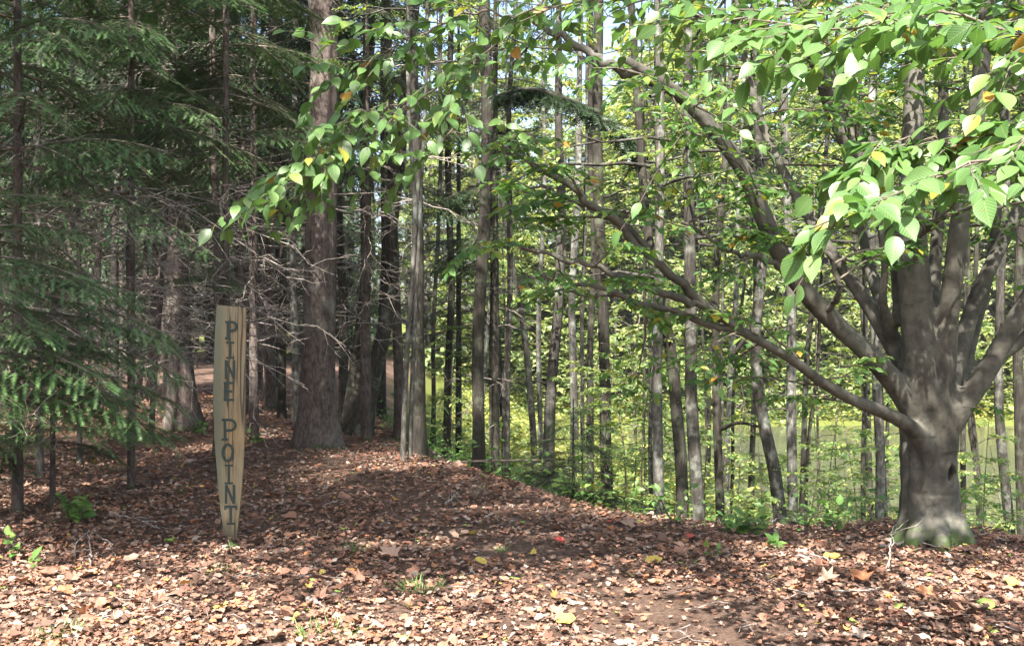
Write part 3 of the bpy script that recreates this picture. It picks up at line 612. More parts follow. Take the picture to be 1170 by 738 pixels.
broadleaf('slightly bowed grey trunk topped by an arching dark needle bough', (12.4, (628, 572, 17), (627, 500, 16), (628, 430, 15.5), (634, 330, 14), (640, 210, 13), (641, 110, 11)), 7.2, Gy, None)
broadleaf('pair partner with a leaning grey stem behind the bowed trunk', (21, (611, 520, 10), (609, 450, 9), (603, 380, 9), (590, 310, 8)), 16, Gy, None)
broadleaf('thin straight pale stem close behind the bowed grey trunk', (23, (618, 520, 8), (618, 430, 7), (620, 330, 7), (622, 200, 6)), 18, Pa, None)
broadleaf('pale grey trunk in the sunlit meadow, thicker one of two', (24, (656, 520, 12), (656, 440, 11), (655, 380, 11), (658, 250, 10)), 18, Pa, None)
broadleaf('thin grey trunk in the sunlit meadow beside a thicker pale one', (24.5, (666, 525, 7), (667, 440, 6), (668, 330, 6)), 16, Gy, cm(), .9, 3)
broadleaf('slender dark trunk with wavy stem between meadow pair and mossy trunk', (17, (674, 545, 11), (675, 470, 10), (673, 400, 9), (677, 300, 9), (675, 180, 8)), 16, D, cm(), .9, 2)
broadleaf('stout dark mossy trunk with rough bark in mid slope', (14, (694, 570, 18), (693, 500, 17), (692, 400, 16), (690, 280, 16), (687, 150, 15)), 17, D, cm(), 1, 3)
broadleaf('sunlit pale trunk with small twigs, its bark patched white', (11.2, (754, 588, 16), (752, 500, 15), (751, 400, 14), (750, 300, 13), (751, 130, 12)), 15, Pa, ch(), .9, 1)
broadleaf('thin twin stem pressed close behind the sunlit pale trunk', (12.2, (744, 575, 7), (744, 450, 6), (747, 320, 6)), 12, Gy, None)
broadleaf('dark trunk leaning over toward the sunlit pale trunk with a bent top', (11.4, (779, 585, 18), (779, 500, 17), (775, 420, 17), (768, 375, 16), (757, 330, 15), (742, 250, 13), (735, 150, 11)), 14, D, ch(), .9, 1.5)
broadleaf('thick straight grey trunk with one pale lit flank beside the dark leaning one', (10.9, (799, 590, 20), (797, 500, 18), (797, 400, 17), (795, 290, 16), (792, 170, 15)), 16, Gy, ch(), .9, 1.5)
broadleaf('dark trunk with crooked side boughs next to the thick straight grey trunk', (11.5, (823, 588, 13), (823, 500, 12), (822, 400, 11), (823, 300, 10), (830, 220, 9)), 14, D, ch(), .8, 2,
          limbs=[[(823, 420, 0, 7), (838, 405, -.2, 5), (855, 380, -.3, 4), (868, 340, -.4, 3)], [(823, 490, 0, 6), (845, 483, -.2, 4), (870, 488, -.2, 3)]])
broadleaf('thin nearly black pole standing against the pond', (15, (857, 580, 8), (858, 480, 8), (858, 380, 7), (860, 280, 7)), 13, D, cm(), .8, 2)
broadleaf('brown trunk leaning in a long curve in front of the pond', (11, (894, 602, 22), (888, 540, 19), (879, 485, 17), (873, 430, 16), (872, 370, 15), (880, 290, 14), (872, 150, 13)), 15, Gy, ch(), .95, 1.5)
broadleaf('smooth pale trunk standing just behind the curved brown trunk', (12, (908, 600, 15), (906, 520, 14), (903, 420, 14), (900, 330, 13), (898, 180, 12)), 16, Pa, ch(), 1, 2)
broadleaf('slender dark stem slanting up beside the smooth pale trunk', (13, (914, 590, 9), (918, 500, 8), (923, 410, 8), (932, 320, 7)), 12, D, ch(), .8, 2)
broadleaf('thin crooked stem with fine twigs in the shade of the beech limb', (14, (921, 585, 5), (924, 500, 5), (934, 430, 5), (938, 350, 5)), 9, D, ch(), .6, 1.5)
broadleaf('slim grey sapling trunk under the low beech limb', (14, (986, 590, 8), (986, 520, 7), (985, 470, 7), (984, 350, 7)), 11, Gy, ch(), .7, 2)
broadleaf('pinkish pale trunk standing just beside the beech bole', (11.5, (1003, 605, 14), (1002, 540, 13), (999, 470, 13), (998, 380, 12)), 14, Pa, ch(), .8, 2)
broadleaf('dark thin stem half hidden behind the pinkish pale trunk', (12.5, (1012, 600, 9), (1011, 500, 8), (1008, 400, 8)), 12, D, ch(), .7, 2)
broadleaf('twin slim stem on the pond side of the beech, straighter one', (16, (1118, 585, 7), (1116, 520, 6), (1111, 440, 6), (1108, 350, 6)), 12, D, cm(), .8, 2)
broadleaf('bent twin slim stem on the pond side of the beech', (16, (1121, 588, 6), (1112, 530, 6), (1104, 470, 5), (1103, 380, 5)), 11, D, cm(), .7, 2)
broadleaf('slightly tilted grey trunk at the pond edge beyond the beech', (12.5, (1160, 640, 16), (1155, 540, 13), (1147, 430, 12), (1143, 320, 12), (1150, 180, 11)), 14, Gy, ch(), .9, 2)
broadleaf('dark upright trunk cut by the picture edge beyond the beech', (12.2, (1168, 645, 15), (1168, 500, 14), (1167, 380, 14), (1166, 200, 13)), 14, D, ch(), .9, 2)
broadleaf('dark pole standing in the yellow brush behind the reddish conifer', (16.5, (510, 530, 12), (511, 470, 11), (511, 400, 10), (512, 280, 10)), 15, D, None)
broadleaf('thin dark pole in the yellow brush, close to the dark straight trunk', (19, (494, 520, 7), (497, 430, 6), (500, 330, 6)), 15, D, cm(), .8, 4)
# more slim trees standing back in the meadow and along the bank
mids = 0
for k in range(400):
    Yt = R.uniform(18, 44); px = R.uniform(400, 1190) if k % 4 else R.uniform(740, 1190)
    X = (px - CX) * Yt / F
    if 585 < px < 735: continue
    if edge_dist(X, Yt) < 3 or pond(X, Yt) > .2: continue
    w = R.choice([4, 5, 6, 7, 9]) * 24 / Yt; ln = R.normal(0, 20)
    broadleaf('slender trunk among many in the bright wood down the slope', (Yt, (px, 0, w * 1.1), (px + ln * .3, 430, w), (px + ln * .6, 360, w * .95), (px + ln, 250, w * .85)), R.uniform(11, 18),
              [D, D, Gy, Pa][R.integers(4)], cm(), R.uniform(.8, 1.15), R.uniform(-.5, 2), 'slender trunks in the bright wood')
    mids += 1
    if mids >= 17: break

# ------------------------------------------------------------------ far wood
far_cr = [crown(.8, 19, 5.5, 54, [LO], .30, 7, 7, 'far_leaf', lambda f: 1.05 - .8 * f ** 2, 'grey_bark', .2) for _ in range(3)]
ftr = []
for k in range(3):
    mb = MB(); q = np.array([(0, 0, -.4), (.2, 0, 5), (.1, .2, 11), (.3, .1, 18)]); Q, tt = resample(q, 14); tube(mb, Q, np.interp(tt, [0, 1], [.2, .05]), 8, 0, 0, .05)
    ftr.append(mb.mesh('trunk', [M[['grey_bark', 'pale_bark', 'dark_bark'][k]]]))
nf = 0
for k in range(600):
    Yt = R.uniform(52, 120) if k % 3 else R.uniform(50, 66); X = R.uniform(-.28, .60) * Yt
    if edge_dist(X, Yt) < 1.5 or pond(X, Yt) > .02: continue
    fs = .8 if 575 < CX + F * X / Yt < 735 else 1
    t = thing('distant_tree', 'tall leafy tree in the sunlit wood beyond the pond', 'tree', (X, Yt, float(zg(X, Yt))), R.random() * 6.28, 'trees beyond the pond')
    linked('trunk', ftr[R.integers(3)], t, sc=fs); linked('crown', far_cr[R.integers(3)], t, (0, 0, R.uniform(-1.0, .2)), R.random() * 6, R.uniform(.85, 1.2) * fs); nf += 1
    if nf >= 84: break

# ------------------------------------------------------------------ saplings with level sprays, understorey of the slope
sap = []
for k in range(4):
    mb = MB(); h = 2.6 + .4 * k; P = np.array([(0, 0, -.1), (R.normal(0, .06), R.normal(0, .06), h * .5), (R.normal(0, .15), R.normal(0, .15), h)]); Q, tt = resample(P, 12)
    tube(mb, Q, np.interp(tt, [0, 1], [.016, .004]), 6, 0); n = 13
    for j in range(n):
        f = .22 + .78 * j / n; q = Q[int(f * 11)]; a = j * 2.4 + R.normal(0, .4); L = (1.25 - .85 * f) * R.uniform(.7, 1.1)
        leafy_branch(mb, q, (math.cos(a), math.sin(a), .18), L, .006, [MID, LO], .075, 8, 7, 0, 1, .1)
    sap.append(mb.mesh('crown', [M['twig'], M['wood_leaf']]))
def sapling(X, Yt, k, s, label, group):
    t = thing('leafy_sapling', label, 'sapling', (X, Yt, float(zg(X, Yt))), R.random() * 6.28, group); linked('crown', sap[k], t, sc=s)
SG = 'saplings down the slope'
for k in range(16):
    Yt = R.uniform(20, 46); px = R.uniform(640, 1180); X = (px - CX) * Yt / F
    if edge_dist(X, Yt) < 3 or pond(X, Yt) > .3: continue
    sapling(X, Yt, R.integers(4), R.uniform(1.3, 2.6), 'leafy sapling with level sprays on the bright slope', SG)
for px, Yt, s in [(715, 13, 1.0), (735, 11.5, .8), (690, 12, .7), (665, 11.8, .55), (770, 13.5, 1.0), (845, 12, .7), (830, 15, 1), (955, 11.5, .75), (975, 13, .9), (1030, 12, .8), (930, 15, 1.0), (1130, 11, .75),
                  (1150, 14, 1), (720, 18, 1.3), (860, 19, 1.1), (520, 16, .8), (1010, 17, 1.2), (1090, 18, 1.2), (750, 25, 1.5), (960, 20, 1.2), (885, 14, .8), (810, 12.6, .75), (870, 11, .5), (925, 11.5, .55), (945, 13, .7), (965, 10.5, .45), (1015, 14, .8), (1125, 12.5, .6), (1145, 10, .45), (740, 14, .8)]:
    sapling((px - CX) * Yt / F, Yt, R.integers(4), s, 'leafy sapling with level sprays on the bright slope', SG)

# ------------------------------------------------------------------ meadow brush and slope ground cover (nobody could count it)
def cover(name, label, n, xr, yr, test, hmax, size, mat, clump=3.0, tpls=(LO, MID)):
    mb = MB(); X = R.uniform(*xr, n); Yv = R.uniform(*yr, n); d = edge_dist(X, Yv)
    k = test(X, Yv, d) & (np.abs(X) < .62 * Yv + 3); X, Yv = X[k], Yv[k]
    cl = np.clip(.5 + .8 * vnoise(X * clump * .3, Yv * clump * .3, 31) + .4 * vnoise(X * clump, Yv * clump, 32), .05, 1.3); z = zg(X, Yv) + R.random(len(X)) ** 1.3 * hmax * cl
    P = np.stack([X, Yv, z], 1); n = len(P); D = np.stack([R.normal(size=n), R.normal(size=n), R.normal(.1, .35, n)], 1); N = unit(np.stack([R.normal(0, .45, n), R.normal(-.1, .45, n), np.ones(n)], 1))
    rn = np.clip(.5 + .3 * vnoise(X * .8, Yv * .8, 33) + R.normal(0, .2, n), 0, 1)
    h = n // 2
    for s, tp in ((slice(0, h), tpls[0]), (slice(h, n), tpls[1])): place(mb, tp, P[s], D[s], N[s], size * R.uniform(.6, 1.4, n)[s], 0, rn[s])
    tag(mb.build(name, [mat]), label, 'plants', None, 'stuff')
cover('meadow_brush', 'yellow green knee high brush filling the sunlit meadow below the crest', 110000, (-6, 34), (13, 58), lambda x, y, d: (d > 3) & (pond(x, y) < .12), 1.15, .16, M['meadow_leaf'], 1.2, (LO, LO))
cover('bank_thicket', 'pale yellow green thicket along the far bank of the pond', 110000, (-14, 52), (48, 76), lambda x, y, d: (d > 2) & (pond(x, y) < .05), 8.0, .36, M['far_leaf'], .5, (LO, LO))
cover('slope_undergrowth', 'low green undergrowth spilling over the crest of the slope', 42000, (-3.5, 11), (6.5, 20), lambda x, y, d: (d > .55) & (d < 8) & (R.random(len(x)) < sstep(.3, 1.6, d)), .62, .075, M['herb_leaf'], 2.4)

# ------------------------------------------------------------------ conifers
B_HI = [bough(1.0, 13, 7, .22, .05, NT_HI, .13) for _ in range(3)]
B_BIG = [bough(1.9, 14, 8, .25, .12, NT_MID, .17) for _ in range(3)]
B_LO = [bough(2.4, 8, 4, .28, .15, NT_LO, .30) for _ in range(3)]
def conifer_crown(h0, h1, Rb, nb, bs, nt_, bl, mat='dark_needle', pitch=.0, az=None, woody=True, top_sc=.25):
    """needle crown: whorled boughs from height h0 to h1; bl = natural length of the boughs in bs"""
    mb = MB()
    for k in range(nb):
        f = (k + R.random()) / nb; z = h0 + (h1 - h0) * f; a = k * 2.4 + R.normal(0, .3) if az is None else R.uniform(*az)
        L = Rb * (1 - (1 - top_sc) * f) * R.uniform(.75, 1.15); put_bough(mb, bs[R.integers(len(bs))], np.array([0, 0, z]), a, L / bl, nt_, pitch + R.normal(.0, .12) + .35 * f, 0, 1, woody)
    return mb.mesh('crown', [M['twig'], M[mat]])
SP_HI = [conifer_crown(5.6, 19, 2.9, 64, B_LO, NT_LO, 2.4) for _ in range(3)]       # crowns of the tall spruces
SP_THIN = [conifer_crown(5.0, 14, 1.7, 40, B_LO, NT_LO, 2.4) for _ in range(2)]
def conifer(label, path, top, bark='spruce_bark', cr=None, csc=1.0, cz=0, group=None, fl=1.5, dead=(), sides=12, name='conifer_tree', lump=.07):
    Y = path[0]; L = path[1:]; pts = [at(x, y, Y) for x, y, w in L]; wid = [w * .76 * Y / F for x, y, w in L]
    base = pts[0].copy(); base[2] = float(zg(base[0], base[1])); t = thing(name, label, 'tree', base, 0, group)
    mb = MB(); q, r = trunk(mb, pts, wid, top, sides, fl, lump, 0)
    for n, z0, z1, L, rr in dead:
        for k in range(n):
            z = R.uniform(z0, z1); i = np.argmin(abs(q[:, 2] - base[2] - z)); dead_branch(mb, q[i], R.uniform(0, 6.28), L * R.uniform(.45, 1.2), 1, R.normal(-.05, .2), R.integers(3, 8), rr)
    for V, u in mb.V: V -= base.astype(np.float32)
    mb.build('trunk', [M[bark], M['dead']], t)
    if cr is not None: linked('crown', cr, t, (0, 0, cz), R.random() * 6.28, csc)
    return t, base
sh = lambda: SP_HI[R.integers(3)]
st = lambda: SP_THIN[R.integers(2)]
conifer('massive reddish brown spruce trunk with flared mossy foot on the crest', (13, (362, 516, 56), (362, 470, 53), (362, 400, 50), (364, 300, 47), (366, 150, 44), (367, 0, 40)), 21, 'spruce_bark', st(), 1.05, 1, None, 1.55, [(10, 3, 6, 1.2, .012)], 24)
conifer('tall scaly conifer trunk with sunlit flank, third out from the massive spruce', (18, (308, 492, 18), (309, 400, 17), (308, 300, 16), (308, 200, 15)), 18, 'spruce_bark', st(), 1, 0, None, 1.3, [(22, 2, 6, 1.2, .01)])
conifer('slim greenish conifer stem between the massive spruce and the scaly trunk', (16.5, (322, 497, 13), (322, 400, 12), (322, 300, 11), (320, 200, 10)), 15, 'dark_bark', st(), .9, 0, None, 1.3, [(18, 1.5, 6, 1, .009)])
conifer('slim pale grey stem pressed beside the massive spruce trunk', (16, (338, 497, 12), (338, 400, 12), (339, 300, 11), (340, 200, 11)), 15, 'pale_bark', None, 1, 0, None, 1.2, [(12, 2, 6, .8, .008)])
conifer('conifer trunk with mottled bark standing behind the post, taller leaning grey one', (17, (286, 488, 19), (284, 400, 18), (278, 300, 16), (274, 200, 15)), 18, 'spruce_bark', st(), 1, 0, None, 1.3, [(22, 1.5, 6, 1.2, .01)])
conifer('broad dark brown spruce trunk with swollen foot, on the left of the post', (15, (211, 492, 42), (207, 440, 36), (202, 330, 33), (198, 200, 30)), 19, 'spruce_bark', sh(), .9, 0, None, 1.7, [(26, 1.2, 6, 1.6, .012)], 16)
conifer('leaning sunlit trunk of the forked clump, bending over to the crest', (15, (408, 515, 34), (414, 490, 26), (428, 420, 24), (437, 380, 22), (444, 320, 20), (446, 260, 18), (455, 190, 16)), 15, 'grey_bark', None, 1, 0, None, 1.5, [(10, 2.5, 6, .9, .009)])
conifer('straighter dark trunk of the forked clump beside the leaning sunlit one', (15.2, (402, 512, 34), (402, 480, 24), (408, 400, 18), (414, 330, 17), (416, 250, 16)), 15, 'dark_bark', st(), .9, 1, None, 1.5, [(16, 1.5, 6, 1, .009)])
conifer('dark trunk just behind the forked clump, straight as a pole', (17, (393, 500, 16), (392, 400, 14), (390, 300, 13)), 15, 'dark_bark', st(), .9, 1, None, 1.3, [(16, 1.5, 6, 1, .009)])
conifer('dark brown trunk between the forked clump and the pale sapling', (15.5, (455, 512, 15), (456, 420, 15), (455, 330, 14), (452, 230, 14)), 15, 'spruce_bark', None, 1, 0, None, 1.3, [(12, 2, 6, .9, .009)])
conifer('straight reddish conifer trunk right behind the pale slender sapling pair', (13.2, (479, 524, 20), (479, 430, 18), (478, 300, 17), (477, 120, 15)), 19, 'dark_bark', None, .75, 1.5, None, 1.4, [(16, 2.5, 6, 1.1, .01)], 14)
conifer('dim conifer trunk seen between the forked clump and the brown trunk', (19, (436, 500, 14), (436, 400, 13), (437, 300, 12)), 15, 'dark_bark', st(), .9, 1, None, 1.3, [(14, 1.5, 7, 1, .009)])
conifer('small lichen pale trunk rising from the green fir boughs', (10.5, (46, 506, 11), (44, 420, 10), (41, 320, 9), (40, 220, 9)), 9, 'pale_bark', None, 1, 0, None, 1.3, [(26, .8, 4.4, 1.2, .008)])
conifer('thin grey trunk with broken dead twigs, second beyond the fir boughs', (11.5, (91, 496, 8), (90, 400, 8), (86, 300, 7), (84, 200, 7)), 9, 'pale_bark', None, 1, 0, None, 1.2, [(26, .8, 4.6, 1.2, .007)])
conifer('thin trunk at the picture edge amid dead grey twigs', (11, (14, 506, 9), (16, 400, 8), (20, 280, 8)), 9, 'grey_bark', None, 1, 0, None, 1.2, [(24, .8, 4.4, 1.3, .008)])
conifer('thin dark trunk just over the top of the signpost', (12, (248, 493, 13), (248, 400, 12), (247, 300, 12), (245, 200, 11)), 11, 'spruce_bark', None, 1, 0, None, 1.3, [(26, 1.6, 5, 1.1, .008)])
conifer('slender dark trunk with crowded dead twigs before the broad brown trunk', (12.5, (150, 492, 8), (150, 400, 7), (146, 300, 7), (150, 200, 6)), 9, 'dark_bark', None, 1, 0, None, 1.2, [(30, .8, 5, 1.4, .008)])
conifer('slender trunk slanting past the broad brown spruce trunk', (13.5, (172, 490, 9), (178, 400, 8), (187, 300, 8), (192, 200, 8)), 12, 'spruce_bark', st(), .8, 0, None, 1.2, [(26, .8, 5.5, 1.3, .008)])
# the dim stand behind
side = 0  # stand continued out of view, added to block sky light and sun
for k in range(200):
    Yt = R.uniform(3.5, 24); X = -.54 * Yt - R.uniform(2.2, 9)
    if X > -4.8 or (X > -8.5 and Yt < 7) or any(np.hypot(X - a, Yt - b_) < 1.7 for a, b_ in globals().setdefault('SIDE', [])): continue
    SIDE.append((X, Yt))
    conifer('unseen conifer continuing the dark stand, added to block side light', (Yt, (CX + X * F / Yt, 0, 14), (CX + X * F / Yt, 300, 13)), R.uniform(12, 17), 'spruce_bark', SP_HI[R.integers(3)], .9, -3.6, 'conifer trunks in the dark stand', 1.3, [(10, .6, 4, 1.4, .009)], 9)
    side += 1
    if side >= 20: break
n = 0; spots = []
for k in range(900):
    Yt = R.uniform(16, 48); px = R.uniform(-40, 392); X = (px - CX) * Yt / F
    if edge_dist(X, Yt) > -1.2: continue
    if any(abs(px - p) < 260 / Yt and abs(Yt - y) < 9 for p, y in spots) or (225 < px < 245 and Yt < 34): continue
    spots.append((px, Yt)); w = R.choice([8, 10, 13, 16]) * 18 / Yt; ln = R.normal(0, 5)
    conifer('unseen conifer continuing the dark stand, added to block side light', (Yt, (px, 0, w * 1.1), (px + ln * .3, 420, w), (px + ln, 300, w * .9)), R.uniform(12, 18), ['spruce_bark', 'dark_bark', 'spruce_bark', 'grey_bark'][R.integers(4)],
            st() if n % 2 else sh(), .85 + .3 * R.random(), -.8, 'conifer trunks in the dark stand', 1.3, [(int(22), .6, 6.5, 1.5, .009)], 9)
    n += 1
    if n >= 46: break

for k in range(300):
    Yt = R.uniform(42, 80); X = R.uniform(-.62, -.02) * Yt
    if edge_dist(X, Yt) > 1: continue
    t = thing('distant_conifer', 'far conifer closing off the dark stand', 'tree', (X, Yt, float(zg(X, Yt))), R.random() * 6, 'conifers at the back of the dark stand')
    linked('trunk', ftr[2], t); linked('crown', sh(), t, (0, 0, -5.0), R.random() * 6, 1.15); n += 1
    if n >= 122: break

# green fir and spruce boughs hanging in the stand
def green_conifer(label, px, Y, w, top, specs, dead, bark='spruce_bark', lean=0, name='conifer_tree', dark=False):
    """specs: (z above ground, azimuth deg, length, pitch) of each live bough"""
    X = (px - CX) * Y / F; b = np.array([X, Y, float(zg(X, Y))]); t = thing(name, label, 'tree', b)
    mb = MB(); tube(mb, resample([(0, 0, -.15), (lean * .5, 0, top * .5), (lean, 0, top)], 24)[0], np.linspace(w / 2, w / 8, 24), 10, 0, 0, .08)
    for n, z0, z1, L in dead:
        for k in range(n): z = R.uniform(z0, z1); dead_branch(mb, np.array([lean * z / top, 0, z]), R.uniform(0, 6.28), L * R.uniform(.5, 1.2), 1, R.normal(-.05, .2), R.integers(4, 9), .009)
    mb.build('trunk', [M[bark], M['dead']], t)
    cr = MB()
    for z, az, L, pt in specs:
        big = L > 1.3; bs, bl, nt_ = (B_BIG, 1.9, NT_MID) if big else (B_HI, 1.0, NT_HI)
        put_bough(cr, bs[R.integers(3)], np.array([lean * z / top, 0, z]), math.radians(az), L / bl, nt_, pt)
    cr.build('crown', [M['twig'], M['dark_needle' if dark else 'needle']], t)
def specs(n, z0, z1, L0, L1, az0=0, az1=360, pt=0.0):
    return [(z0 + (z1 - z0) * (k + R.random()) / n, R.uniform(az0, az1), L0 + (L1 - L0) * k / n * R.uniform(.85, 1.15), pt + R.normal(0, .12)) for k in range(n)]
# young fir whose layered boughs reach toward the post
green_conifer('young fir with layered bright green boughs reaching toward the signpost', -28, 6.7, .09, 2.9,
    [(2.02, -20, 1.15, -.05), (1.95, 12, 1.0, .0), (1.99, -55, .9, -.1), (1.88, 35, 1.05, 0), (1.79, -8, 1.35, -.02), (1.74, -38, 1.0, -.08), (1.66, 20, 1.25, -.02), (1.61, -70, .8, -.1), (1.56, 2, 1.35, -.05),
     (1.48, -28, 1.2, -.06), (1.45, 40, 1.1, 0), (1.38, 10, 1.3, -.1), (1.34, -12, 1.25, -.12), (1.28, -50, .9, -.12), (1.23, 22, 1.1, -.08), (1.14, -6, 1.1, -.02), (1.05, 8, 1.25, -.02), (2.13, 60, .8, 0), (2.20, -5, .8, .1), (2.40, 30, .6, .2), (2.50, -60, .5, .2), (2.60, 100, .4, .3),
     (1.77, 150, .9, 0), (1.48, 200, 1, 0), (1.63, -110, .9, 0), (1.34, -95, .8, 0)], [(14, .3, 1.6, .9)])
green_conifer('low fir sapling with drooping boughs behind the young bright fir', 60, 8.6, .06, 2.0, specs(22, .5, 1.85, .95, .4), [(8, .2, 1, .7)])
# taller spruces whose lower boughs fill the upper corner
green_conifer('spruce with silvery hanging boughs over the fir, dead twigs below', 20, 8.3, .09, 10, specs(34, 2.75, 5.5, 1.7, 1.0) + specs(8, 5.5, 8, .8, .4), [(46, .9, 3.2, 1.5)])
green_conifer('spruce with wide green boughs spreading above the broad brown trunk', 150, 9.5, .08, 10, specs(36, 2.9, 5.8, 1.6, 1.0) + specs(8, 5.8, 8.5, .8, .4), [(46, .9, 3.2, 1.4)])
green_conifer('slender spruce with drooping boughs above the signpost', 258, 10.4, .09, 10, specs(40, 3.3, 6.2, 1.3, 1.0) + [(2.05, -120, .75, .05), (2.0, -70, .55, .0)] + specs(16, 6.2, 9.8, 1, .3), [(36, 1.1, 3.3, 1.2)])
green_conifer('spruce with dark boughs crossing in front of dead grey twigs at the edge', -75, 10.5, .12, 12, specs(44, 2.2, 8, 1.9, 1.0) + specs(18, 8, 11.8, 1, .3), [(50, .8, 3.6, 1.7)])
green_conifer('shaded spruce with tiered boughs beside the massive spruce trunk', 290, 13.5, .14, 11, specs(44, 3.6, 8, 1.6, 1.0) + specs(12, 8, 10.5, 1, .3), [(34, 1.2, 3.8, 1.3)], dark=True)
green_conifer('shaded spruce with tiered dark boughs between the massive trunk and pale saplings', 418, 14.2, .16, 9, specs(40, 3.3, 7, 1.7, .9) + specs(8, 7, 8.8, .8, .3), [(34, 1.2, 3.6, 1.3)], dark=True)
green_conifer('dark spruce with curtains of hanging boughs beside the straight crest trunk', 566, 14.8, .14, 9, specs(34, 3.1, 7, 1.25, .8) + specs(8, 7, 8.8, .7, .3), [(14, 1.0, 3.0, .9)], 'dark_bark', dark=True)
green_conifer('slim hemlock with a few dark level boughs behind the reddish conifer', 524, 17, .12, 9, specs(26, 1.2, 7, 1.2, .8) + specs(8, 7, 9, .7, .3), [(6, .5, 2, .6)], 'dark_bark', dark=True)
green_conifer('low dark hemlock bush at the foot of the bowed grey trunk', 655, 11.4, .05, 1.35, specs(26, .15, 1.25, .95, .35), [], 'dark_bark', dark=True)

# arching needle bough bent over from the top of the bowed grey trunk
def arch_bough():
    Y = 12.4; Y = 11.6; P = np.array([at(560, 112, Y + .8), at(600, 103, Y + .4), at(640, 111, Y), at(680, 130, Y - .1), (at(708, 150, Y - .1)), at(724, 172, Y - .1)]); b = P[2].copy(); zz = float(zg(b[0], b[1]))
    par = [o for o in bpy.data.objects if o.get('label', '').startswith('slightly bowed grey trunk')][0]; o = np.array(par.location)
    mb = MB(); Q, tt = resample(P - o, 60); tube(mb, Q, np.interp(tt, [0, .4, 1], [.02, .04, .012]), 6, 0)
    T = unit(np.gradient(Q, axis=0)); n = 1900; i = R.integers(2, 60, n); d = np.stack([R.normal(0, .5, n), R.normal(0, .6, n), -np.abs(R.normal(.7, .4, n))], 1) + T[i] * .7
    place(mb, NT_MID, Q[i], d, unit(R.normal(size=(n, 3))), R.uniform(.10, .26, n), 1, np.clip(R.normal(.2, .2, n), 0, 1)); mb.build('crown', [M['dark_bark'], M['dark_needle']], par)
arch_bough()

# pale slender sapling pair in front of the reddish conifer
for lab, path in (('pale slender sapling stem on the crest, rougher and thicker of a pair', (11.4, (460, 534, 9), (463, 440, 7.5), (466, 330, 7), (470, 240, 6.5), (463, 140, 6), (464, 20, 5))),
                  ('pale slender sapling stem bending outward, thinner of a pair on the crest', (11.5, (468, 530, 7), (471, 420, 6), (475, 290, 5.5), (478, 220, 5), (483, 120, 5), (485, 10, 4.5)))):
    broadleaf(lab, path, 9, 'pale_bark', crown_hi[0], .55, 3.2, None, 1.2)

def prune(mb):
    """thin an added overhead crown: openings shaped to let sun onto the path and the lower boughs"""
    V = np.concatenate([v for v, _ in mb.V]); off = mb.org
    for q, (Fc, mat, rn, sm) in enumerate(mb.B):
        if mat != 1: continue
        P = V[Fc].mean(1) + off; g = P - TO_SUN * (P[:, 2:3] / TO_SUN[2]); h = P - TO_SUN * ((P[:, 2:3] - 3.4) / TO_SUN[2]); x, y = g[:, 0], g[:, 1]
        keep = vnoise(x * .8, y * 2.0, 61) + .5 * vnoise(x * 2.2, y * 4.5, 62) < .38
        keep &= ~((y < 6.9 + .5 * vnoise(x * .9, 0 * x, 64)) & (vnoise(x * 1.0, y * 2.4, 63) + .4 * vnoise(x * 3, y * 6, 65) < .12))
        for cx_, cy_, rx, ry in ((-.1, 7.25, .95, .28), (.35, 6.75, .7, .16), (-1.9, 11.0, 1.3, .35), (-2.3, 8.9, .6, .25), (1.9, 7.1, .5, .2)):
            keep &= ((x - cx_) / rx) ** 2 + ((y - cy_) / ry) ** 2 > 1 + .6 * vnoise(x * 4, y * 6, 66)
        keep &= ~((h[:, 0] < -1.7) & (h[:, 1] > 7) & (h[:, 1] < 11) & (vnoise(h[:, 0] * 1.6, h[:, 1] * 1.6, 67) > -.15))
        mb.B[q] = (Fc[keep], mat, rn[keep], sm)
    mb.B = [b for b in mb.B if len(b[0])]

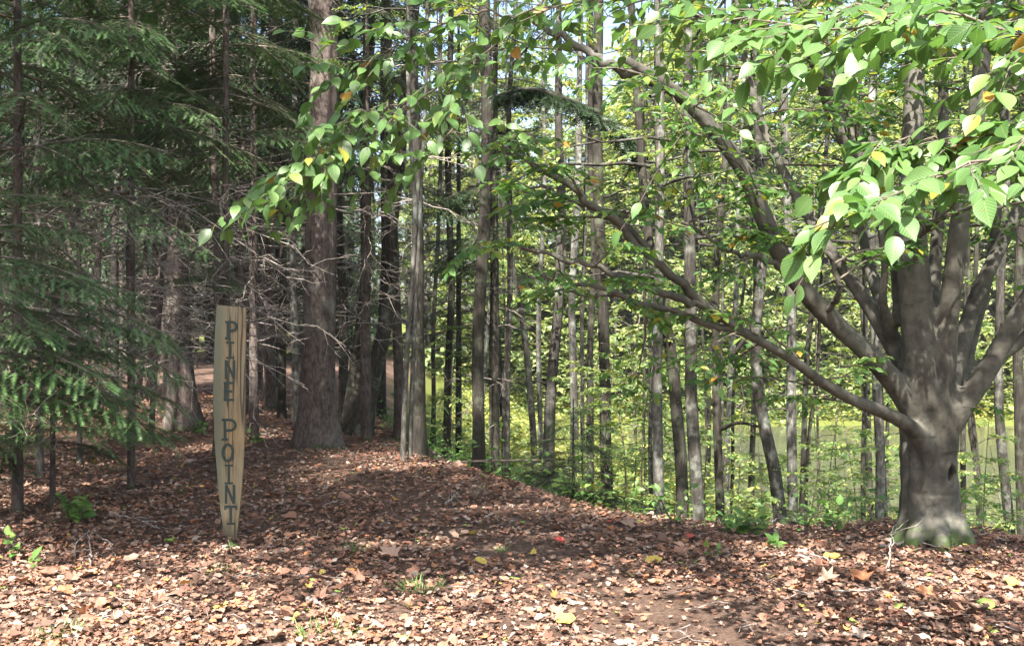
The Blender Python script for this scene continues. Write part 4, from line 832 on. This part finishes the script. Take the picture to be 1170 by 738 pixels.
# ------------------------------------------------------------------ near tree overhanging the view, and an unseen tree added for its shade
def near_tree_right():
    b = np.array([3.75, 2.3, 0]); b[2] = float(zg(b[0], b[1])); t = thing('overhanging_tree', 'leafy tree beside the camera whose big toothed leaves hang across the top', 'tree', b)
    mb = MB(); tr = MB(); Q, tt = resample([(0, 0, -.2), (-.05, .05, 2), (-.15, .2, 4.5), (-.1, .3, 8)], 20); tube(tr, Q, np.linspace(.15, .04, 20), 12, 0, 0, .06)
    lf = HI
    def limb(L, r, tw, size, nl=7, f0=.3, tl=.42, drp=.35, sag=0.0):
        P = np.array(L, float) - b; Q, tt = resample(P, 40); Q[2:] += R.normal(0, .012, (38, 3)); tube(tr, Q, np.linspace(r, r * .25, 40), 7, 0, 0, .06, False); T = unit(np.gradient(Q, axis=0))
        for k in range(tw):
            f = f0 + (1 - f0) * (k + R.random()) / tw; i = min(39, int(f * 39)); sd = unit(np.cross(T[i], (0, 0, 1.0))) * (1 if k % 2 else -1)
            d = unit(T[i] * .7 + sd * R.uniform(.4, 1.0) + np.array([0, 0, R.normal(-.05 - sag, .22)])); l = tl * R.uniform(.6, 1.3); tp = twig_path(Q[i], d, l, .2)
            tube(tr, tp, np.linspace(.003, .0012, 5), 4, 0, 0, 0, False); n = max(4, int(nl * 1.5 * R.uniform(.6, 1.2))); a, dd, N = leaves_along(tp, n, .7, drp, .45)
            N = unit(N + np.array([0, -.35, 0])); s = size * R.uniform(.5, 1.15, n)
            for q in range(3): place(mb, lf[q], a[q::3], dd[q::3], N[q::3], s[q::3], 0, np.clip(R.random(len(s[q::3])) , 0, 1), smooth=True)
    T0 = (3.68, 2.45, 3.3)
    p_ = lambda x, y, Y: tuple(at(x, y, Y))
    # top band
    limb([T0, p_(1250, 10, 3.4), p_(1110, 25, 3.5), p_(980, 10, 3.6), p_(860, 20, 3.8), p_(770, 25, 4.0)], .012, 48, .085, 8, .3, .4, .3)
    limb([T0, p_(1200, -60, 3.6), p_(1000, -40, 3.9), p_(860, -20, 4.2), p_(740, 0, 4.4), p_(650, 0, 4.5), p_(590, 20, 4.6)], .014, 50, .085, 8, .3, .5, .3)
    limb([p_(860, 20, 3.8), p_(820, 80, 3.7), p_(790, 130, 3.7), p_(780, 160, 3.7)], .007, 7, .08, 5, .1, .3)
    # the big pale bough low on the side, close to the camera
    limb([(3.7, 2.4, 2.5), p_(1330, 120, 2.75), p_(1230, 150, 2.7), p_(1130, 175, 2.65), p_(1050, 205, 2.6), p_(975, 235, 2.55), p_(930, 255, 2.5)], .010, 38, .086, 7, .42, .22, .35)
    limb([p_(1330, 120, 2.75), p_(1250, 130, 2.9), p_(1170, 150, 2.95), p_(1090, 165, 3.0), p_(1000, 165, 3.0)], .007, 28, .082, 7, .25, .22, .3)
    limb([T0, p_(1290, 0, 3.0), p_(1190, 30, 3.05), p_(1080, 20, 3.1), p_(960, 30, 3.1), p_(860, 25, 3.2)], .010, 44, .09, 8, .25, .36, .3)
    # twig with the bare pale shoot
    limb([p_(1250, 10, 3.4), p_(1170, 110, 3.5), p_(1110, 70, 3.6), p_(1060, 55, 3.7)], .01, 4, .08, 4, .4, .25)
    # long limb reaching over to the middle, level sprays hanging at its end
    limb([(3.6, 2.6, 5.2), (1.6, 4.2, 4.6), (.5, 4.9, 3.75), p_(600, 20, 5.0), p_(530, 75, 5.0), p_(470, 122, 5.0), p_(410, 165, 5.0), p_(340, 195, 4.95), p_(290, 210, 4.9)], .012, 42, .09, 8, .44, .40, .25, .1)
    limb([p_(600, 20, 5.0), p_(540, 15, 5.1), p_(470, 45, 5.1), p_(410, 72, 5.1), p_(370, 88, 5.1)], .007, 22, .09, 8, .2, .4, .25)
    limb([p_(545, 62, 5.0), p_(530, 125, 4.9), p_(500, 170, 4.9), p_(470, 190, 4.9)], .008, 8, .09, 6, .2, .35, .25)
    limb([p_(470, 122, 5.0), p_(420, 130, 4.8), p_(370, 170, 4.7), p_(320, 215, 4.7)], .006, 20, .09, 7, .1, .3, .3)
    tr.build('trunk', [M['twig']], t); mb.build('crown', [M['near_leaf']], t)
    up = MB()  # unseen upper crown, added to shade the beech
    for k in range(64):
        a = R.uniform(1.0, 3.05); L = R.uniform(1.2, 3.8); leafy_branch(up, np.array([-.1, .2, R.uniform(5.2, 9)]), (math.cos(a), math.sin(a), R.uniform(.0, .3)), L, .03, [LO], .13, 9, 10, 0, 1)
    up.org = b; prune(up); up.build('crown', [M['twig'], M['near_leaf']], t)
near_tree_right()
def shade_tree_left():  # stands out of view, added so its crown shades the plateau
    b = np.array([-5.6, 2.9, 0]); b[2] = float(zg(b[0], b[1])); t = thing('overhanging_tree', 'unseen broadleaf tree added so its high crown shades the path', 'tree', b)
    tr = MB(); up = MB(); Q, tt = resample([(0, 0, -.2), (.1, .05, 3), (.1, .2, 7), (.3, .3, 12)], 20); tube(tr, Q, np.linspace(.2, .05, 20), 12, 0, 0, .06)
    for k in range(SHADE_N):
        a = R.uniform(-.62, .9); L = R.uniform(2.2, 7.2); leafy_branch(up, np.array([.1, .2, R.uniform(6, 10)]), (math.cos(a), math.sin(a), R.uniform(-.02, .3)), L, .04, [LO], .17, 20, 15, 0, 1, twigL=.32)
    up.org = b; prune(up); tr.build('trunk', [M['grey_bark']], t); up.build('crown', [M['twig'], M['wood_leaf']], t)
SHADE_N = 46
shade_tree_left()

# ------------------------------------------------------------------ fallen leaves: one carpet nobody could count
def litter():
    mb = MB(); n = 210000; u = R.random(n); Yv = 3.4 * (30 / 3.4) ** u if False else 3.4 + 24 * u ** 2.0; X = (R.random(n) - .5) * 2 * (.56 * Yv + 1.2)
    d = edge_dist(X, Yv); keep = d < .9
    bare = np.exp(-(((X - 1.0) / .9) ** 2 + ((Yv - 5.3) / .45) ** 2)) + .8 * np.exp(-(((X - .1) / 1.1) ** 2 + ((Yv - 7.0) / .18) ** 2)) + 1.0 * np.exp(-((X - (.9 - .55 * (Yv - 5.5))) / .45) ** 2)
    keep &= R.random(n) > .5 * bare
    pn = .5 + .5 * vnoise(X * .9, Yv * .9, 41); keep &= R.random(n) < .55 + .45 * pn
    X, Yv = X[keep], Yv[keep]; n = len(X); z = zg(X, Yv) + .008 + R.random(n) ** 2 * .035
    a = R.random(n) * 6.283; D = np.stack([np.cos(a), np.sin(a), R.normal(0, .22, n)], 1); N = unit(np.stack([R.normal(0, .30, n), R.normal(-.06, .30, n), np.ones(n)], 1))
    size = R.choice([.018, .026, .036, .050, .085], n, p=[.30, .32, .25, .11, .02]) * R.uniform(.8, 1.25, n) * (1 + .02 * Yv)
    rn = np.clip(R.random(n) * .94 + .12 * vnoise(X * 1.5, Yv * 1.5, 42), 0, .949); hot = R.random(n) < .018; rn[hot] = R.uniform(.95, 1, hot.sum())
    k = R.integers(0, len(LITTER), n)
    for q in range(len(LITTER)): s = k == q; place(mb, LITTER[q], np.stack([X, Yv, z], 1)[s], D[s], N[s], size[s], 0, rn[s])
    # needles and broken twigs in between
    tag(mb.build('leaf_litter', [M['litter']]), 'carpet of dry red brown and tan leaves covering the forest path', 'leaves', None, 'stuff')
    mb = MB()
    n = 900; Yv = 3.6 + 14 * R.random(n) ** 1.7; X = (R.random(n) - .5) * 2 * (.56 * Yv + 1); ok = edge_dist(X, Yv) < .4; X, Yv = X[ok], Yv[ok]
    for x, y in zip(X, Yv):
        a = R.random() * 6.28; L = R.uniform(.05, .3); P = twig_path(np.array([x, y, float(zg(x, y)) + .025]), (math.cos(a), math.sin(a), R.normal(0, .12)), L, 0, .2, 4); tube(mb, P, np.linspace(.0035, .0015, 4) * R.uniform(.7, 1.6), 3, 0, 0, 0, False)
    tag(mb.build('twig_litter', [M['dead']]), 'tiny broken grey twigs strewn through the dry leaves', 'twigs', None, 'stuff')
litter()

# ------------------------------------------------------------------ single things on the ground
def gp(px, py):
    """ground point seen at a photo pixel"""
    Y = 1840 / max(py - CY, 5)
    for _ in range(12):
        X = (px - CX) * Y / F; Y = (EYE - float(zg(X, Y))) * F / (py - CY)
    X = (px - CX) * Y / F; return np.array([X, Y, float(zg(X, Y))])
def fallen_twig(label, pts, r, forks=2, name='fallen_branch', cat='branch', mat='dead', lift=.02):
    P = [gp(x, y) + np.array([0, 0, lift + h]) for x, y, h in pts]; b = P[0].copy(); b[2] -= lift; t = MB(); Q, tt = resample(np.array(P) - b, 18); Q[1:] += R.normal(0, .006, (17, 3)); tube(t, Q, np.linspace(r, r * .35, 18), 6, 0)
    L = np.linalg.norm(Q[-1] - Q[0])
    for k in range(forks):
        i = R.integers(4, 15); d = unit(unit(Q[-1] - Q[0]) + R.normal(0, .5, 3) * np.array([1, 1, .35])); tube(t, twig_path(Q[i], d, L * R.uniform(.25, .5), .05, .12, 5), np.linspace(r * .55, r * .2, 5), 5, 0, 0, 0, False)
    tag(t.build(name, [M[mat]], None, b), label, cat)
fallen_twig('pale forked stick lying on the path below the crest', [(508, 580, .01), (515, 577, .03), (522, 572, .05)], .012, 3)
fallen_twig('pale grey sticks lying crosswise in the shade by the fern', [(130, 592, .01), (155, 600, .03), (182, 607, .01)], .010, 4)
fallen_twig('dead stalk arched in a hoop in the litter near the fern', [(86, 640, 0), (92, 628, .06), (102, 625, .09), (118, 627, .06), (132, 640, 0)], .006, 0, 'dead_stalk', 'stalk')
fallen_twig('short upright dead stub beside the arched stalk', [(103, 650, 0), (103, 640, .06), (102, 632, .12)], .007, 0, 'dead_stalk', 'stalk')
fallen_twig('tall pale dead stalk leaning before the beech', [(1015, 652, 0), (1018, 646, .12), (1021, 640, .22)], .006, 0, 'dead_stalk', 'stalk')
fallen_twig('bent pale dead stalk curling at the foot of the tall leaning one', [(1012, 654, 0), (1022, 640, .16), (1038, 630, .2)], .005, 1, 'dead_stalk', 'stalk')
fallen_twig('pale stick lying across the litter at the beech foot', [(1005, 630, .02), (1040, 627, .03), (1075, 632, .02)], .012, 2)
fallen_twig('tangle of thin bare twigs on the crest beside the pond view', [(862, 612, .01), (880, 606, .05), (898, 603, .08)], .007, 6)
fallen_twig('long thin grey stick lying between the twig tangle and the beech', [(910, 640, .01), (935, 644, .03), (955, 652, .01)], .008, 2)
fallen_twig('long whip of grey twig lying in the litter below the beech', [(1035, 665, .01), (1065, 672, .03), (1100, 690, .02)], .006, 2)
fallen_twig('crooked bare twig lying among orange leaves under the tall dead stalk', [(945, 681, .01), (975, 684, .03), (1010, 678, .02)], .007, 2)
fallen_twig('dark broken bough resting on the crest beside the pale saplings', [(478, 512, .05), (490, 524, .12), (505, 536, .02)], .03, 2, mat='twig')
fallen_twig('small grey stick lying flat before the grass tuft', [(350, 690, .01), (365, 697, .02), (372, 701, .01)], .013, 0)
def seedling(name, label, px, py, h, n, size, cat='seedling', kind='round', az=None):
    b = gp(px, py); t = thing(name, label, cat, b); mb = MB(); lf = MB()
    for k in range(n):
        a = R.random() * 6.28 if az is None else R.uniform(*az); P = twig_path(np.zeros(3), (math.cos(a) * .45, math.sin(a) * .45, 1.0), h * R.uniform(.75, 1.1), .25 if kind == 'fern' else .08, .08, 6); tube(mb, P, np.linspace(.004, .0015, 6), 4, 0, 0, 0, False)
        m = 15 if kind == 'fern' else R.integers(4, 7); a_, d_, N_ = leaves_along(P, m, .35, .1, .3, .25); N_ = unit(N_ + np.array([0, -.5, .2])); f = (1.2 - .75 * np.linspace(0, 1, m)) if kind == 'fern' else R.uniform(.7, 1.1, m)
        place(lf, HI[R.integers(3)], a_, d_, N_, size * f, 0, np.clip(R.normal(.6, .2, m), 0, 1), smooth=True)
    mb.build('stem', [M['twig']], t); lf.build('foliage', [M['herb_leaf']], t)
seedling('ash_seedling', 'feathery green seedling with paired leaflets beyond the arched stalk', 92, 600, .36, 5, .10, 'seedling', 'fern')
seedling('leafy_seedling', 'tiny seedling at the picture edge below the fir boughs', 24, 640, .2, 2, .08)
seedling('leafy_seedling', 'small bright seedling with one flat leaf pair near the edge one', 36, 646, .06, 2, .08)
seedling('leafy_seedling', 'tiny white green seedling at the foot of the signpost', 266, 628, .04, 2, .05)
seedling('leafy_seedling', 'seedling beside the signpost on its shaded far side', 292, 508, .2, 3, .09)
seedling('leafy_seedling', 'leafy seedling on the shaded floor between broad trunk and post', 232, 498, .25, 4, .09)
seedling('leafy_seedling', 'bushy seedling on the crest by the reddish conifer foot', 476, 520, .42, 6, .08)
seedling('leafy_seedling', 'pale sprouting seedling on the crest under the lit trunk', 770, 602, .35, 5, .08)
seedling('leafy_seedling', 'broad leaved green seedling on the crest before the pond', 862, 612, .18, 5, .11)
seedling('leafy_seedling', 'second broad leaved seedling on the crest, lower and darker', 838, 610, .12, 4, .11)
seedling('leafy_seedling', 'yellowing seedling on the crest between curved trunk and beech', 955, 610, .32, 6, .08)
seedling('leafy_seedling', 'yellow leaved seedling standing behind the tangle of twigs', 918, 610, .28, 5, .07)
seedling('leafy_seedling', 'young seedling in the litter right of the path centre with yellow tip', 815, 640, .12, 2, .06)
seedling('leafy_seedling', 'low green plant on bare litter below the beech trunk', 888, 628, .08, 3, .10)
def tuft(label, px, py, rad, n, h, name='grass_tuft'):
    b = gp(px, py); mb = MB(); a = R.random(n) * 6.28; rr = rad * np.sqrt(R.random(n)); P = np.stack([rr * np.cos(a), rr * .8 * np.sin(a), np.full(n, .0)], 1); D = np.stack([np.cos(a) * .7 + R.normal(0, .4, n), np.sin(a) * .6 + R.normal(0, .4, n), np.full(n, .8)], 1)
    bl = tpl([(0, -.03, 0), (0, .03, 0), (.55, .025, .02), (.55, -.025, .02), (1, 0, -.12)], [(0, 1, 2), (0, 2, 3), (3, 2, 4)])
    place(mb, bl, P, D, unit(R.normal(0, .5, (n, 3)) + np.array([0, -.3, 1])), h * R.uniform(.5, 1.2, n), 0); tag(mb.build(name, [M['grass']], None, b), label, 'grass tuft')
tuft('bright grass tuft in the middle of the path', 478, 676, .12, 90, .10)
tuft('thin grass tuft in shade on the path, above the bright one', 400, 630, .12, 60, .08)
tuft('sparse pale grass tuft at the bottom edge of the sunlit litter', 375, 726, .16, 70, .10)
tuft('grass tuft at the bottom corner under the seedlings', 65, 728, .12, 80, .10)
tuft('small mossy grass tuft between the post and the path', 250, 652, .12, 70, .05)
tuft('small grass tuft at the bare soil strip', 575, 630, .045, 40, .06)
def leaf_on_ground(label, px, py, size, rn, kind=0, hgt=.03):
    b = gp(px, py); mb = MB(); a = R.random() * 6.28; place(mb, LITTER[kind], [np.array([0, 0, hgt])], [(math.cos(a), math.sin(a), .1)], [unit(np.array([R.normal(0, .2), -.5, 1]))], size, 0, [rn]); tag(mb.build('fallen_leaf', [M['litter']], None, b), label, 'leaf')
for a in [('bright yellow leaf lying on the path beyond the bare soil', 746, 646, .11, .96, 2), ('yellow leaf on the sunlit litter under the bare soil strip', 646, 715, .12, .96, 2), ('golden leaf by the bare soil, tilted on edge', 636, 690, .11, .99, 0), ('yellow leaf beside the grass tuft in the path', 550, 647, .10, .96, 2),
          ('large orange tan leaf curled on the litter before the beech', 985, 668, .15, .95, 0), ('broad pinkish curled leaf beside the large orange tan one', 942, 668, .15, .8, 0), ('orange leaf heaped with others under the beech shade', 1062, 684, .15, .95, 1), ('yellow leaf by the beech foot in dim litter', 949, 642, .12, .96, 2),
          ('large tan leaf on the crest where litter meets green', 720, 606, .15, .75, 0), ('red leaf near the path crest', 788, 618, .08, .999, 2), ('red leaf lying on the lit strip of the path', 640, 622, .08, .999, 2), ('yellow leaf beyond the beech foot at the picture edge', 1155, 672, .12, .96, 2),
          ('pale yellow leaf on the sunlit corner near the post', 253, 700, .11, .96, 2), ('yellow green leaf lying below the signpost foot', 195, 624, .12, .975, 3), ('pale tan leaf curled on the path before the bright grass tuft', 448, 640, .16, .83, 0), ('lime leaf under the beech dead stalks', 1128, 697, .1, .975, 2)]:
    leaf_on_ground(*a)
